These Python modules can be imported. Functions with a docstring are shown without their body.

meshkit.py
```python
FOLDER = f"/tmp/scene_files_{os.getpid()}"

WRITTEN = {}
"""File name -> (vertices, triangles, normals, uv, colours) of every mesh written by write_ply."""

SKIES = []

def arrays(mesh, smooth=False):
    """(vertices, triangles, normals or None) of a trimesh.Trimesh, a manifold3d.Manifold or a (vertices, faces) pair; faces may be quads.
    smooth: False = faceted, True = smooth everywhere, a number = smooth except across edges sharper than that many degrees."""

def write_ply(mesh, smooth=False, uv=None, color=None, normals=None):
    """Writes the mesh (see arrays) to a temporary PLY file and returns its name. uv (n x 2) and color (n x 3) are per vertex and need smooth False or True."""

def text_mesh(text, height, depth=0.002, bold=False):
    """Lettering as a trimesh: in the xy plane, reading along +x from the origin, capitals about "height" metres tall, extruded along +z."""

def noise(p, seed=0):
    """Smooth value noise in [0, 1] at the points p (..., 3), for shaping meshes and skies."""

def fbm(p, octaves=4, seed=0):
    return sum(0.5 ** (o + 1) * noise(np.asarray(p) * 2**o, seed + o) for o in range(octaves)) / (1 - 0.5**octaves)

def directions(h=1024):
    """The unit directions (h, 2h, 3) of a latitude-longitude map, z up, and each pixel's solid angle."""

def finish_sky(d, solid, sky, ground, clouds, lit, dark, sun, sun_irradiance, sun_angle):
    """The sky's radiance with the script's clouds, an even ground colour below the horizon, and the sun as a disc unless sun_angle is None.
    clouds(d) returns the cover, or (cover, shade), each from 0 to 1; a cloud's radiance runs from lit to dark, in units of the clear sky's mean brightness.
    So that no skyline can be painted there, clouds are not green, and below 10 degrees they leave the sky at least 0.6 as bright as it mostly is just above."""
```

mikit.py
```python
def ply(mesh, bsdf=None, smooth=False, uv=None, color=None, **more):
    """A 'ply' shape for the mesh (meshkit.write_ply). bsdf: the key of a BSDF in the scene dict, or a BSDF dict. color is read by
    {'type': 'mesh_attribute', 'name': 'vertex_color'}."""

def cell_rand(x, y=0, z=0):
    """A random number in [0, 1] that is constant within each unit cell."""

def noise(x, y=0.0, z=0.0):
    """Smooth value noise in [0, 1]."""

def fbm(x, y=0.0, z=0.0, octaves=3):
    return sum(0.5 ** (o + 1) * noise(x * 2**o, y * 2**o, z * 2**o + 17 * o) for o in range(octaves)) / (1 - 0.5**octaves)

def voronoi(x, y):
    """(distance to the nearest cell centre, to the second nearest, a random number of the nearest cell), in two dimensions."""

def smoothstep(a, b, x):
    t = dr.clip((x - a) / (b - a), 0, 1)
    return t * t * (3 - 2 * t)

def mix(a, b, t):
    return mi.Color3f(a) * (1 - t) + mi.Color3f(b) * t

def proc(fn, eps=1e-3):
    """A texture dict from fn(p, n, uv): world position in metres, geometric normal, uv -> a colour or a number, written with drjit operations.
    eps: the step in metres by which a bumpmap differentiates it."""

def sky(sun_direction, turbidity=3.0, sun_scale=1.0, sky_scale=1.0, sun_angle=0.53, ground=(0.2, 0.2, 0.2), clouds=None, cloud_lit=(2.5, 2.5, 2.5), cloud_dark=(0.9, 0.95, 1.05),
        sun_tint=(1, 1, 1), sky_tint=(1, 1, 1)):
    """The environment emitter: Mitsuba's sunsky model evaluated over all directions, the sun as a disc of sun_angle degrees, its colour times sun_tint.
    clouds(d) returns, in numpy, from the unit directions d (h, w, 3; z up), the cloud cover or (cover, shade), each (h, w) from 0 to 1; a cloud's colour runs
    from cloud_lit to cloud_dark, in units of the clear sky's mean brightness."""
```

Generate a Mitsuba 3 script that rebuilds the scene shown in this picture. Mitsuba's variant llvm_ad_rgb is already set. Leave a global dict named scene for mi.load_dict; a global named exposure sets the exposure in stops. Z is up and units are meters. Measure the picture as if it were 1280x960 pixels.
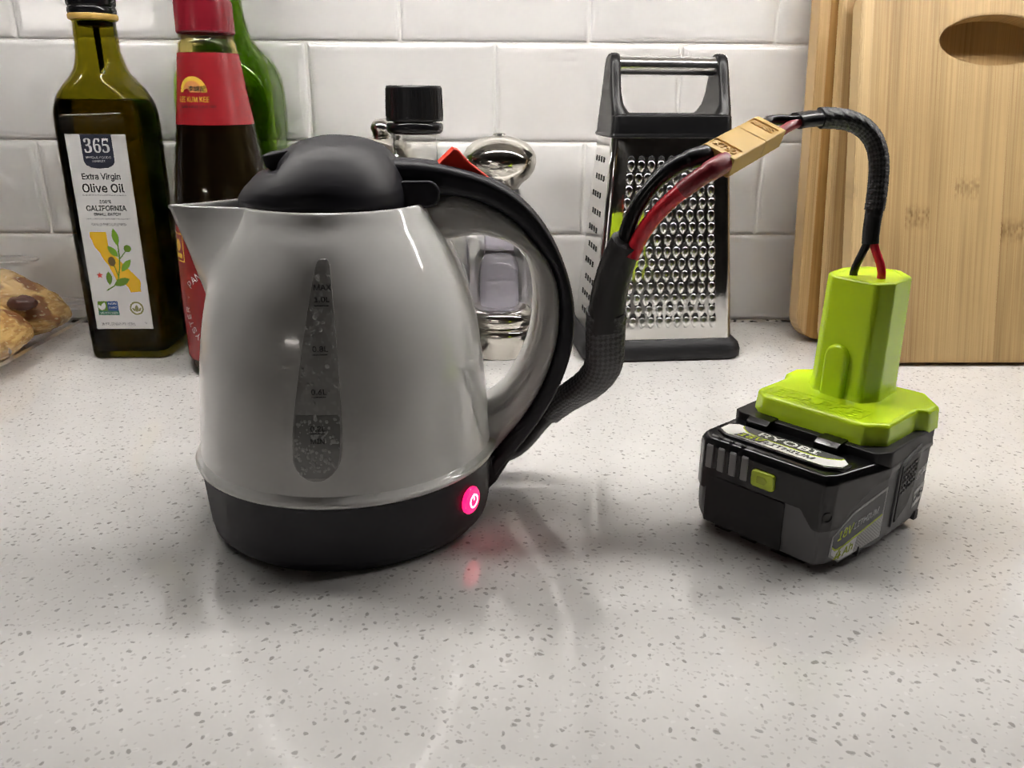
import math, random, numpy as np, trimesh, mitsuba as mi, drjit as dr
import manifold3d as m3
from shapely.geometry import Polygon, box as sbox, Point
from shapely.ops import unary_union
from scipy.interpolate import PchipInterpolator, CubicSpline
import mikit, meshkit
from mikit import ply, proc, noise, fbm, voronoi, cell_rand, smoothstep, mix

random.seed(7)
RNG = np.random.default_rng(7)
T = mi.ScalarTransform4f
scene, labels = {}, {}
A3 = lambda *v: np.array(v, float)

# ------------------------------------------------------------------ camera
CAM_H, PITCH, YAW, ROLL, FPX = 0.1957, math.radians(19.5), math.radians(1.49), math.radians(0.34), 1020.0
_F = A3(math.sin(YAW) * math.cos(PITCH), math.cos(YAW) * math.cos(PITCH), -math.sin(PITCH))
_R = A3(math.cos(YAW), -math.sin(YAW), 0)
_U = math.cos(ROLL) * np.cross(_R, _F) - math.sin(ROLL) * _R
scene['camera'] = {'type': 'perspective', 'fov_axis': 'x', 'fov': 2 * math.degrees(math.atan(640 / FPX)), 'near_clip': 0.01, 'far_clip': 50.0,
                   'to_world': T().look_at(origin=[0, 0, CAM_H], target=[float(x) for x in A3(0, 0, CAM_H) + _F], up=[float(x) for x in _U])}
exposure = 0.24

# ------------------------------------------------------------------ lights (strength; the lamps themselves are built below)
STRIP_RADIANCE = (60.0, 57.6, 55.2)     # LED strip under the wall cabinet
FAR_RADIANCE = (22.0, 20.5, 19.0)         # LED strip across the kitchen, mirrored in the tiles
FILL_RADIANCE = (0.5, 0.47, 0.44)      # dim ceiling lamp added as fill, unseen behind the camera
BUTTON_RADIANCE = (2.2, 0.015, 0.22)     # lit power button of the kettle


# ------------------------------------------------------------------ materials
def mat(name, color, rough=0.5, **k):
    c = color if isinstance(color, dict) else {'type': 'rgb', 'value': list(map(float, color))}
    r = rough if isinstance(rough, dict) else float(rough)
    d = {'type': 'principled', 'base_color': c, 'roughness': r}
    d.update(k)
    scene['mat_' + name] = {'type': 'twosided', 'bsdf': d}
    return 'mat_' + name


def quartz(p, n, uv):
    x, y = p.x, p.y
    wx = x + (noise(x * 420, y * 420, 3.0) - 0.5) * 0.0016
    wy = y + (noise(x * 420, y * 420, 9.0) - 0.5) * 0.0016
    base = mix((0.60, 0.59, 0.575), (0.66, 0.65, 0.635), fbm(x * 45, y * 45, 0.5))
    d1, _, r1 = voronoi(wx * 185, wy * 185)
    d2, _, r2 = voronoi(wx * 330 + 31.7, wy * 330 + 11.3)
    d3, _, r3 = voronoi(wx * 560 + 7.7, wy * 560 + 91.3)
    s1 = smoothstep(0.22, 0.12, d1 / (0.30 + 0.70 * r1)) * dr.select(r1 > 0.72, 1.0, 0.0)
    s2 = smoothstep(0.26, 0.14, d2) * dr.select(r2 > 0.72, 1.0, 0.0)
    s3 = smoothstep(0.32, 0.2, d3) * dr.select(r3 > 0.84, 1.0, 0.0)
    c = mix(base, (0.44, 0.425, 0.41), s3 * 0.4)
    c = mix(c, (0.33, 0.315, 0.30), s2 * 0.5)
    c = mix(c, (0.21, 0.20, 0.19), s1 * (0.15 + 0.6 * r1))
    light = dr.select((r2 > 0.25) & (r2 < 0.31), 1.0, 0.0) * smoothstep(0.34, 0.2, d2)
    return mix(c, (0.74, 0.73, 0.72), light * 0.35)


def bamboo(seed, pale, dark, strip, edge):
    def fn(p, n, uv):
        x, z = p.x, p.z
        k = dr.floor(x / strip + 0.13 * seed)
        tone = cell_rand(k, seed, 2)
        fine = noise(x * 1500, z * 14, seed) * 0.6 + noise(x * 620, z * 9, seed + 4.0) * 0.4
        broad = fbm(x * 60 + 3 * k, z * 7, seed + 1.0)
        node_z = cell_rand(k, seed, 5) * 0.30
        near = dr.abs(z - node_z)
        node = smoothstep(0.012, 0.0, near) * noise(x * 700, z * 420, 8.0) * dr.select(cell_rand(k, seed, 6) > 0.35, 1.0, 0.0)
        t = dr.clip(0.18 + 0.40 * (tone - 0.5) + 0.62 * (fine - 0.4) + 0.62 * (broad - 0.42) + 0.60 * node, 0, 1)
        rim = smoothstep(edge + 0.0006, edge - 0.0006, x + 0.0 * z)  # paler left edge: lighter side strip with its bevel highlight put into the colour
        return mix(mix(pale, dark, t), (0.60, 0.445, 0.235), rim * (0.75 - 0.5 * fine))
    return fn


def pastry(p, n, uv):
    a = fbm(p.x * 75, p.y * 75, p.z * 300, 4)
    b = noise(p.x * 420, p.y * 420, p.z * 420)
    c = mix((0.44, 0.235, 0.065), (0.62, 0.41, 0.15), smoothstep(0.35, 0.62, a))
    c = mix(c, (0.20, 0.075, 0.022), smoothstep(0.50, 0.66, fbm(p.x * 60 + 9, p.y * 60, p.z * 60, 3)))
    return mix(c, (0.80, 0.66, 0.42), smoothstep(0.72, 0.9, b) * 0.35)


def kettle_window(p, n, uv):
    w = smoothstep(0.52, 0.72, noise(p.x * 700, p.y * 700, p.z * 430))
    return mix((0.31, 0.305, 0.295), (0.44, 0.435, 0.425), w * 0.5)


def label_red(p, n, uv):
    u, v = uv.x * 60, uv.y * 26
    s = dr.select(cell_rand(dr.floor(u), dr.floor(v), 3) > 0.5, u + v, u - v)
    k = dr.abs(s * 2 - dr.floor(s * 2) - 0.5)
    return mix((0.27, 0.010, 0.014), (0.13, 0.005, 0.008), smoothstep(0.22, 0.12, k))


def braid_tone(p, n, uv):
    u, v = uv.x, uv.y
    k = dr.floor(u) + dr.floor(v)
    odd = k - 2 * dr.floor(k * 0.5)
    return mix((0.0025, 0.0025, 0.003), (0.026, 0.026, 0.028), odd)


def caulk(p, n, uv):
    s = smoothstep(0.42, 0.52, noise(p.x * 260, p.z * 300, 4.0) * 0.6 + noise(p.x * 70, 0.0, 2.0) * 0.4)
    return mix((0.012, 0.011, 0.010), (0.50, 0.48, 0.45), s)


def diag(p, n, uv):
    s = (p.x + p.z * 1.6 + p.y) * 420
    return mix((0.34, 0.34, 0.33), (0.50, 0.50, 0.49), smoothstep(0.4, 0.6, s - dr.floor(s)))


mat('quartz', proc(quartz), 0.09, specular=0.5)
mat('tile', (0.80, 0.79, 0.775), 0.10, specular=0.5)
mat('tile_warm', (0.79, 0.775, 0.755), 0.12, specular=0.5)
mat('grout', (0.80, 0.785, 0.76), 0.85)
mat('caulk', proc(caulk), 0.7)
mat('white_plastic', (0.87, 0.865, 0.845), 0.09, specular=0.5)
mat('cream_plastic', (0.78, 0.76, 0.70), 0.2)
mat('soft_black', (0.0080, 0.0077, 0.0115), 0.46, specular=0.28)
mat('black_plastic', (0.004, 0.004, 0.0045), 0.30, specular=0.3)
mat('gloss_black', (0.0035, 0.0035, 0.004), 0.16, specular=0.35)
mat('rubber', (0.010, 0.010, 0.0115), 0.5, specular=0.25)
mat('ink', (0.012, 0.012, 0.014), 0.5)
mat('ink_navy', (0.012, 0.014, 0.026), 0.4)
mat('ink_grey', (0.11, 0.11, 0.11), 0.5)
mat('ink_white', (0.75, 0.75, 0.75), 0.45)
mat('paper', (0.66, 0.655, 0.645), 0.5)
mat('switch_red', (0.86, 0.055, 0.03), 0.18)
mat('wire_red', (0.50, 0.010, 0.022), 0.28)
mat('shrink_red', (0.20, 0.016, 0.024), 0.35)
mat('wire_black', (0.004, 0.004, 0.0045), 0.25, specular=0.4)
mat('shrink_black', (0.005, 0.005, 0.0055), 0.42, specular=0.25)
mat('shrink_grey', (0.006, 0.006, 0.008), 0.30, specular=0.4)
mat('braid', proc(braid_tone), 0.42)
mat('connector', (0.54, 0.345, 0.085), 0.42)
mat('connector_dark', (0.36, 0.20, 0.05), 0.5)
mat('lime', (0.47, 0.66, 0.012), 0.28, specular=0.45)
mat('lime_button', (0.46, 0.56, 0.02), 0.35)
mat('lime_dark', (0.33, 0.40, 0.02), 0.4)
mat('battery_grey', (0.085, 0.085, 0.087), 0.45, specular=0.25)
mat('battery_dark', (0.0095, 0.009, 0.010), 0.42, specular=0.2)
mat('led_grey', (0.16, 0.16, 0.16), 0.35)
mat('sticker_grey', (0.060, 0.060, 0.064), 0.4)
mat('sticker_silver', (0.40, 0.40, 0.395), 0.4)
mat('sticker_stripe', proc(diag), 0.4)
mat('white_print', (0.90, 0.90, 0.89), 0.4)
mat('lime_print', (0.56, 0.64, 0.02), 0.4)
mat('gauge', proc(kettle_window), 0.12, specular=0.5)
mat('gauge_water', (0.13, 0.13, 0.125), 0.10, specular=0.5)
mat('bubble', (0.36, 0.36, 0.35), 0.10, specular=0.6)
mat('steel', (0.80, 0.79, 0.77), 0.06, metallic=1.0)
mat('steel_satin', (0.78, 0.77, 0.75), 0.20, metallic=1.0)
mat('nickel', (0.68, 0.65, 0.595), 0.07, metallic=1.0)
mat('nickel_satin', (0.78, 0.74, 0.67), 0.22, metallic=1.0)
mat('hole_dark', (0.010, 0.010, 0.010), 0.6)
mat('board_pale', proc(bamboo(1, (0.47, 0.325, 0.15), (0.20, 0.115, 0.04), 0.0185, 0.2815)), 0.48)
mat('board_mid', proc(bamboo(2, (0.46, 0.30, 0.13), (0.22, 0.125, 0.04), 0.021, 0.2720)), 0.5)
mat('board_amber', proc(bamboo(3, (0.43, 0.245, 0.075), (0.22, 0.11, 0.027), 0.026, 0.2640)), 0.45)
mat('sauce', (0.006, 0.003, 0.003), 0.25, specular=0.2)
mat('cap_red', (0.15, 0.007, 0.014), 0.25)
mat('label_red', proc(label_red), 0.35)
mat('label_crimson', (0.21, 0.007, 0.009), 0.35)
mat('gold_print', (0.78, 0.52, 0.06), 0.4)
mat('orange_print', (0.72, 0.30, 0.10), 0.4)
mat('gold_ring', (0.52, 0.33, 0.08), 0.35)
mat('california', (0.66, 0.40, 0.02), 0.5)
mat('leaf_print', (0.16, 0.33, 0.03), 0.5)
mat('leaf_print_dark', (0.10, 0.20, 0.02), 0.5)
mat('olive_print', (0.13, 0.085, 0.03), 0.5)
mat('star_print', (0.55, 0.05, 0.04), 0.5)
mat('seal_blue', (0.03, 0.07, 0.22), 0.5)
mat('seal_green', (0.03, 0.14, 0.09), 0.5)
mat('seal_olive', (0.22, 0.22, 0.08), 0.5)
mat('pastry', proc(pastry), 0.55)
mat('filling', (0.060, 0.018, 0.012), 0.3)
mat('room_wall', (0.16, 0.15, 0.14), 0.8)
mat('ceiling', (0.30, 0.29, 0.28), 0.8)
mat('floor', (0.16, 0.12, 0.09), 0.5)
mat('cabinet', (0.28, 0.27, 0.255), 0.4)
mat('lamp_housing', (0.65, 0.65, 0.65), 0.4)
mat('salt', (0.74, 0.73, 0.72), 0.8)
mat('spice', (0.30, 0.20, 0.10), 0.8)


def glass(name, ext=1.0, inn=1.5, tint=(1, 1, 1)):
    scene['mat_' + name] = {'type': 'dielectric', 'ext_ior': float(ext), 'int_ior': float(inn), 'specular_transmittance': {'type': 'rgb', 'value': list(map(float, tint))}}


glass('olive_glass', 1.0, 1.5, (0.43, 0.385, 0.075))
glass('olive_oil', 1.5, 1.47, (0.47, 0.39, 0.045))
glass('air_void', 1.5, 1.0, (0.97, 0.97, 0.9))
glass('green_glass', 1.0, 1.5, (0.46, 0.61, 0.13))
glass('clear_glass', 1.0, 1.5, (0.98, 0.98, 0.97))
glass('sauce_glass', 1.0, 1.5, (0.95, 0.86, 0.52))
glass('acrylic', 1.0, 1.45, (0.955, 0.945, 0.985))
scene['mat_clear_plastic'] = {'type': 'thindielectric', 'int_ior': 1.5}
scene['mat_pane_glass'] = {'type': 'thindielectric', 'int_ior': 1.5}


# ------------------------------------------------------------------ mesh helpers
def M(*rows):
    return np.array(rows, float)


def cat(ms):
    ms = [m for m in ms if m is not None]
    return ms[0] if len(ms) == 1 else trimesh.util.concatenate(ms)


def tm(v, f):
    return trimesh.Trimesh(np.asarray(v, float), np.asarray(f), process=False)


def tri(mesh):
    """a trimesh from a manifold"""
    q = mesh.to_mesh()
    return tm(q.vert_properties[:, :3], q.tri_verts)


def mani(t):
    t = trimesh.Trimesh(t.vertices, t.faces, process=True)
    t.merge_vertices()
    return m3.Manifold(m3.Mesh(np.asarray(t.vertices, np.float32), np.asarray(t.faces, np.uint32)))


def loft(rings, close=False, cap0=True, cap1=True, uv=None):
    """skin over closed rings of equal length"""
    k, n = len(rings), len(rings[0])
    v = np.vstack(rings)
    f = []
    i = np.arange(n)
    j = (i + 1) % n
    for a in range(k if close else k - 1):
        b = (a + 1) % k
        f.append(np.stack([a * n + i, a * n + j, b * n + j], 1))
        f.append(np.stack([a * n + i, b * n + j, b * n + i], 1))
    if not close:
        if cap0:
            v = np.vstack([v, rings[0].mean(0)])
            f.append(np.stack([j, i, np.full(n, len(v) - 1)], 1))
        if cap1:
            v = np.vstack([v, rings[-1].mean(0)])
            f.append(np.stack([(k - 1) * n + i, (k - 1) * n + j, np.full(n, len(v) - 1)], 1))
    return tm(v, np.vstack(f))


def lathe(prof, n=64, c=(0, 0)):
    t = np.arange(n) * 2 * np.pi / n
    rings = [np.stack([c[0] + r * np.cos(t), c[1] + r * np.sin(t), np.full(n, z)], 1) for r, z in prof]
    return loft(rings)


def flip(m):
    return tm(m.vertices, m.faces[:, ::-1])


def rrect(a, b, r, n=8):
    """rounded rectangle of half sizes a, b, counter-clockwise"""
    r = min(r, a * 0.9999, b * 0.9999)
    out = []
    for k, (sx, sy) in enumerate(((1, 1), (-1, 1), (-1, -1), (1, -1))):
        t = np.linspace(k * np.pi / 2, (k + 1) * np.pi / 2, n)
        out.append(np.stack([sx * (a - r) + r * np.cos(t), sy * (b - r) + r * np.sin(t)], 1))
    return np.vstack(out)


def at_z(p2, z):
    return np.hstack([p2, np.full((len(p2), 1), float(z))])


def rbox(sx, sy, sz, r=0.001, n=3):
    """box with rounded edges, centred"""
    r = min(r, sx / 2.01, sy / 2.01, sz / 2.01)
    s = trimesh.creation.icosphere(subdivisions=n - 1 if n > 1 else 1, radius=r).vertices
    v = np.vstack([s + A3(x * (sx / 2 - r), y * (sy / 2 - r), z * (sz / 2 - r)) for x in (-1, 1) for y in (-1, 1) for z in (-1, 1)])
    return tm(*(lambda h: (h.vertices, h.faces))(trimesh.convex.convex_hull(v)))


def hull(pts):
    h = trimesh.convex.convex_hull(np.asarray(pts))
    return tm(h.vertices, h.faces)


def ball(c, r, n=2):
    return trimesh.creation.icosphere(subdivisions=n, radius=r).vertices + np.asarray(c, float)


def prism(poly, h, bevel=0.0, steps=3, base=0.0):
    """extrude a simple polygon (n x 2, ccw) from base to base + h with a rounded top edge; inset along vertex normals"""
    p = np.asarray(poly, float)
    if Polygon(p).exterior.is_ccw is False:
        p = p[::-1]
    rings = [at_z(p, base)]
    if bevel > 0:
        e = np.roll(p, -1, 0) - p
        e /= np.linalg.norm(e, axis=1, keepdims=True)
        nrm = np.stack([e[:, 1], -e[:, 0]], 1)
        a, b = np.roll(nrm, 1, 0), nrm
        mit = (a + b) / np.maximum(1 + (a * b).sum(1, keepdims=True), 0.3)
        for k in range(steps + 1):
            t = k / steps * np.pi / 2
            rings.append(at_z(p - mit * bevel * (1 - np.cos(t)), base + h - bevel + bevel * np.sin(t)))
    else:
        rings.append(at_z(p, base + h))
    side = loft(rings, cap0=False, cap1=False)
    top, n0 = rings[-1], len(p)
    _, tf = trimesh.creation.triangulate_polygon(Polygon(top[:, :2]), engine='earcut')
    tv, tf = trimesh.creation.triangulate_polygon(Polygon(top[:, :2]), engine='earcut')
    bv, bf = trimesh.creation.triangulate_polygon(Polygon(p), engine='earcut')
    tmesh, bmesh = tm(at_z(tv, base + h), tf), tm(at_z(bv, base), bf[:, ::-1])
    if len(tf) and tmesh.face_normals[0][2] < 0:
        tmesh = flip(tmesh)
    if len(bf) and bmesh.face_normals[0][2] > 0:
        bmesh = flip(bmesh)
    return cat([side, tmesh, bmesh])


def roundpoly(pts, r, n=5):
    """polygon corners rounded by radius r"""
    g = Polygon(pts).buffer(-r, join_style=1).buffer(r, quad_segs=n)
    return np.array(g.exterior.coords)[:-1][::-1] if not g.exterior.is_ccw else np.array(g.exterior.coords)[:-1]


def extrude(shape, h):
    gs = getattr(shape, 'geoms', [shape])
    return cat([trimesh.creation.extrude_polygon(g, h, engine='earcut') for g in gs if g.area > 0])


def frame(o, x, y):
    """4x4 with columns x, y, x cross y, o"""
    x = np.asarray(x, float) / np.linalg.norm(x)
    y = np.asarray(y, float) - np.dot(y, x) * x
    y /= np.linalg.norm(y)
    m = np.eye(4)
    m[:3, 0], m[:3, 1], m[:3, 2], m[:3, 3] = x, y, np.cross(x, y), o
    return m


def xf(mesh, m):
    v = np.asarray(mesh.vertices) @ m[:3, :3].T + m[:3, 3]
    f = mesh.faces if np.linalg.det(m[:3, :3]) > 0 else mesh.faces[:, ::-1]
    return tm(v, f)


def move(mesh, x=0, y=0, z=0):
    return tm(np.asarray(mesh.vertices) + A3(x, y, z), mesh.faces)


_texts = {}


def text(s, h, width=None, depth=0.00012, bold=False, anchor='c', slant=0.0):
    """lettering in the xy plane, centred on the origin (or left-anchored); width rescales the line"""
    if (s, bold) not in _texts:
        _texts[(s, bold)] = meshkit.text_mesh(s, 1.0, 1.0, bold)
    m = _texts[(s, bold)]
    v = np.array(m.vertices)
    v[:, 2] *= depth
    x0, x1 = v[:, 0].min(), v[:, 0].max()
    v[:, 0] -= (x0 + x1) / 2 if anchor == 'c' else x0
    v[:, 0] *= h if width is None else width / (x1 - x0)
    v[:, 1] = (v[:, 1] - 0.5) * h
    v[:, 0] += slant * v[:, 1]
    return tm(v, m.faces)


def resample(pts, n):
    pts = np.asarray(pts, float)
    s = np.r_[0, np.cumsum(np.linalg.norm(np.diff(pts, axis=0), axis=1))]
    cs = CubicSpline(s, pts)
    t = np.linspace(0, s[-1], n)
    return cs(t), s[-1]


def sweep(pts, ra, rb=None, n=60, m=20, up=(0, 0, 1), power=2.0, caps=True, disp=None, raw=False, twist=0.0):
    """tube along a spline; ra, rb half sizes (numbers or functions of 0..1) across `side` and along `up`"""
    p, L = resample(pts, n)
    tan = np.gradient(p, axis=0)
    tan /= np.linalg.norm(tan, axis=1, keepdims=True)
    rings, uvs = [], []
    upv = np.asarray(up, float)
    a = np.arange(m) * 2 * np.pi / m
    ca, sa = np.cos(a), np.sin(a)
    k = (np.abs(ca) ** power + np.abs(sa) ** power) ** (-1 / power)
    for i in range(n):
        t = tan[i]
        upv = upv - np.dot(upv, t) * t
        upv /= np.linalg.norm(upv)
        side = np.cross(t, upv)
        s = i / (n - 1)
        A = ra(s) if callable(ra) else ra
        B = A if rb is None else (rb(s) if callable(rb) else rb)
        d = 0 if disp is None else disp(a / (2 * np.pi), s * L)
        rings.append(p[i] + np.outer(k * ca * (A + d), side) + np.outer(k * sa * (B + d), upv))
        uvs.append(np.stack([a / (2 * np.pi), np.full(m, s * L)], 1))
    mesh = loft(rings, cap0=caps, cap1=caps)
    if mesh.volume < 0:
        mesh = flip(mesh)
    return (mesh, np.vstack(uvs)) if raw else mesh


# ------------------------------------------------------------------ scene helpers
def lab(key, label, category=None, group=None, kind=None):
    d = {}
    if label: d['label'] = label
    if category: d['category'] = category
    if group: d['group'] = group
    if kind: d['kind'] = kind
    labels[key] = d


def free(key):
    if key not in scene:
        return key
    k = 1
    while f'{key}_{k:03d}' in scene:
        k += 1
    return f'{key}_{k:03d}'


def add(key, mesh, m, smooth=35, label=None, kind=None, **more):
    key = free(key)
    scene[key] = ply(mesh, 'mat_' + m if isinstance(m, str) else m, smooth, **more)
    if label or kind:
        lab(key, label, None, None, kind)
    return key


def boxm(x0, x1, y0, y1, z0, z1):
    b = trimesh.creation.box((x1 - x0, y1 - y0, z1 - z0))
    return move(tm(b.vertices, b.faces), (x0 + x1) / 2, (y0 + y1) / 2, (z0 + z1) / 2)


# ================================================================== the room
WALL_Y = 0.7215          # plane of the tile faces
def struct(key, mesh, m, smooth=False, label=None):
    add(key, mesh, m, smooth)
    lab(key, label, None, None, 'structure')


struct('wall_back', boxm(-2.0, 2.2, WALL_Y + 0.0026, WALL_Y + 0.10, -0.92, 1.55), 'grout', label='kitchen wall of glossy white subway tiles behind the counter')
struct('floor', boxm(-2.0, 2.2, -2.4, WALL_Y + 0.1, -0.97, -0.92), 'floor')
struct('ceiling', boxm(-2.0, 2.2, -2.4, WALL_Y + 0.1, 1.55, 1.60), 'ceiling')
struct('wall_left', boxm(-2.06, -2.0, -2.4, WALL_Y + 0.1, -0.92, 1.55), 'room_wall')
struct('wall_right', boxm(2.2, 2.26, -2.4, WALL_Y + 0.1, -0.92, 1.55), 'room_wall')
struct('wall_front', boxm(-2.06, 2.26, -2.46, -2.4, -0.92, 1.55), 'room_wall')

# subway tiles, running bond, each one a piece with a rolled edge
TW, TH, TX0 = 0.1543, 0.0782, -0.0742
ring = lambda a, y: np.array([[p[0], y, p[1]] for p in rrect(0.0762 - a, 0.0383 - a, 0.0016, 3)])
tile_mesh = flip(loft([ring(0, 0.0042), ring(0, 0.0025), ring(0.0005, 0.0015), ring(0.0018, 0.00075), ring(0.0036, 0.00025), ring(0.0062, 0.0), ring(0.0072, 0.0)], cap0=False))
if tile_mesh.face_normals[-1][1] > 0:
    tile_mesh = flip(tile_mesh)
tile_ply = [ply(tile_mesh, 'mat_' + k, 50) for k in ('tile', 'tile_warm')]
tn = 0
for row in range(6):
    off = TX0 if row % 2 else TX0 - TW / 2
    for col in range(-6, 8):
        cx, cz = off + (col + 0.5) * TW, 0.0013 + TH * (row + 0.5) + (0.0 if row else 0.0004)
        if not -1.0 < cx < 1.05:
            continue
        key = 'wall_back__tile' + (f'_{tn:03d}' if tn else '')
        tn += 1
        tx, tz = RNG.normal(0, 0.10, 2)
        scene[key] = {**tile_ply[int(RNG.random() > 0.6)], 'to_world': T().translate([cx, WALL_Y + abs(RNG.normal(0, 0.0002)), cz]).rotate([0, 0, 1], float(tz)).rotate([1, 0, 0], float(tx))}
add('wall_back__caulk_line', boxm(-1.0, 1.05, WALL_Y - 0.0002, WALL_Y + 0.004, 0.0, 0.0016), 'caulk', False)

# worktop
ct = [at_z(rrect(1.6, 0.3325, 0.004, 4), z) for z in (-0.030, -0.0022)]
ct += [at_z(rrect(1.6 - a, 0.3325 - a, 0.004, 4), z) for a, z in ((0.0006, -0.0007), (0.0020, 0.0))]
add('worktop', move(loft(ct), 0.1, 0.392, 0), 'quartz', 40)
lab('worktop', 'pale speckled polished quartz worktop that everything stands on', 'worktop')
add('base_cabinet__body', boxm(-1.45, 1.65, 0.12, 0.72, -0.92, -0.0302), 'cabinet', False)
lab('base_cabinet', 'base cabinet below the speckled worktop', 'cabinet')
# wall cabinet and its strip light
add('wall_cabinet__body', boxm(-1.2, 1.5, 0.40, 0.7205, 0.485, 1.25), 'cabinet', False)
lab('wall_cabinet', 'wall cabinet hanging above the tiles out of the frame', 'cabinet')
LY, LZ = 0.470, 0.478
add('strip_light__housing', boxm(-0.53, 0.91, LY - 0.013, LY + 0.013, LZ, 0.4848), 'lamp_housing', False)
d = boxm(-0.52, 0.90, LY - 0.009, LY + 0.009, LZ - 0.004, LZ)
add('strip_light__diffuser', d, 'lamp_housing', False, emitter={'type': 'area', 'radiance': {'type': 'rgb', 'value': list(STRIP_RADIANCE)}})
lab('strip_light', 'LED strip light under the wall cabinet', 'lamp')
add('fill_light__frame', lathe([(0.0, 1.5498), (0.19, 1.5498), (0.19, 1.51), (0.17, 1.505), (0.0, 1.505)], 32, (-0.9, -0.9)), 'lamp_housing', 30)
add('fill_light__diffuser', lathe([(0.0, 1.5045), (0.165, 1.5045), (0.12, 1.485), (0.0, 1.478)], 32, (-0.9, -0.9)), 'lamp_housing', 30,
    emitter={'type': 'area', 'radiance': {'type': 'rgb', 'value': list(FILL_RADIANCE)}})
lab('fill_light', 'round fill lamp on the ceiling, added unseen behind the camera', 'lamp')

add('wall_cabinet_001__body', boxm(-1.95, -0.9, -2.395, -2.08, 0.515, 1.2), 'cabinet', False)
lab('wall_cabinet_001', 'wall cabinet on the far side of the kitchen behind the camera', 'cabinet')
add('strip_light_001__housing', boxm(-1.93, -1.25, -2.15, -2.12, 0.500, 0.5145), 'lamp_housing', False)
add('strip_light_001__diffuser', boxm(-1.92, -1.26, -2.150, -2.120, 0.470, 0.500), 'lamp_housing', False, emitter={'type': 'area', 'radiance': {'type': 'rgb', 'value': list(FAR_RADIANCE)}})
lab('strip_light_001', 'LED strip light on the far side of the kitchen behind the camera', 'lamp')

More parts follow.
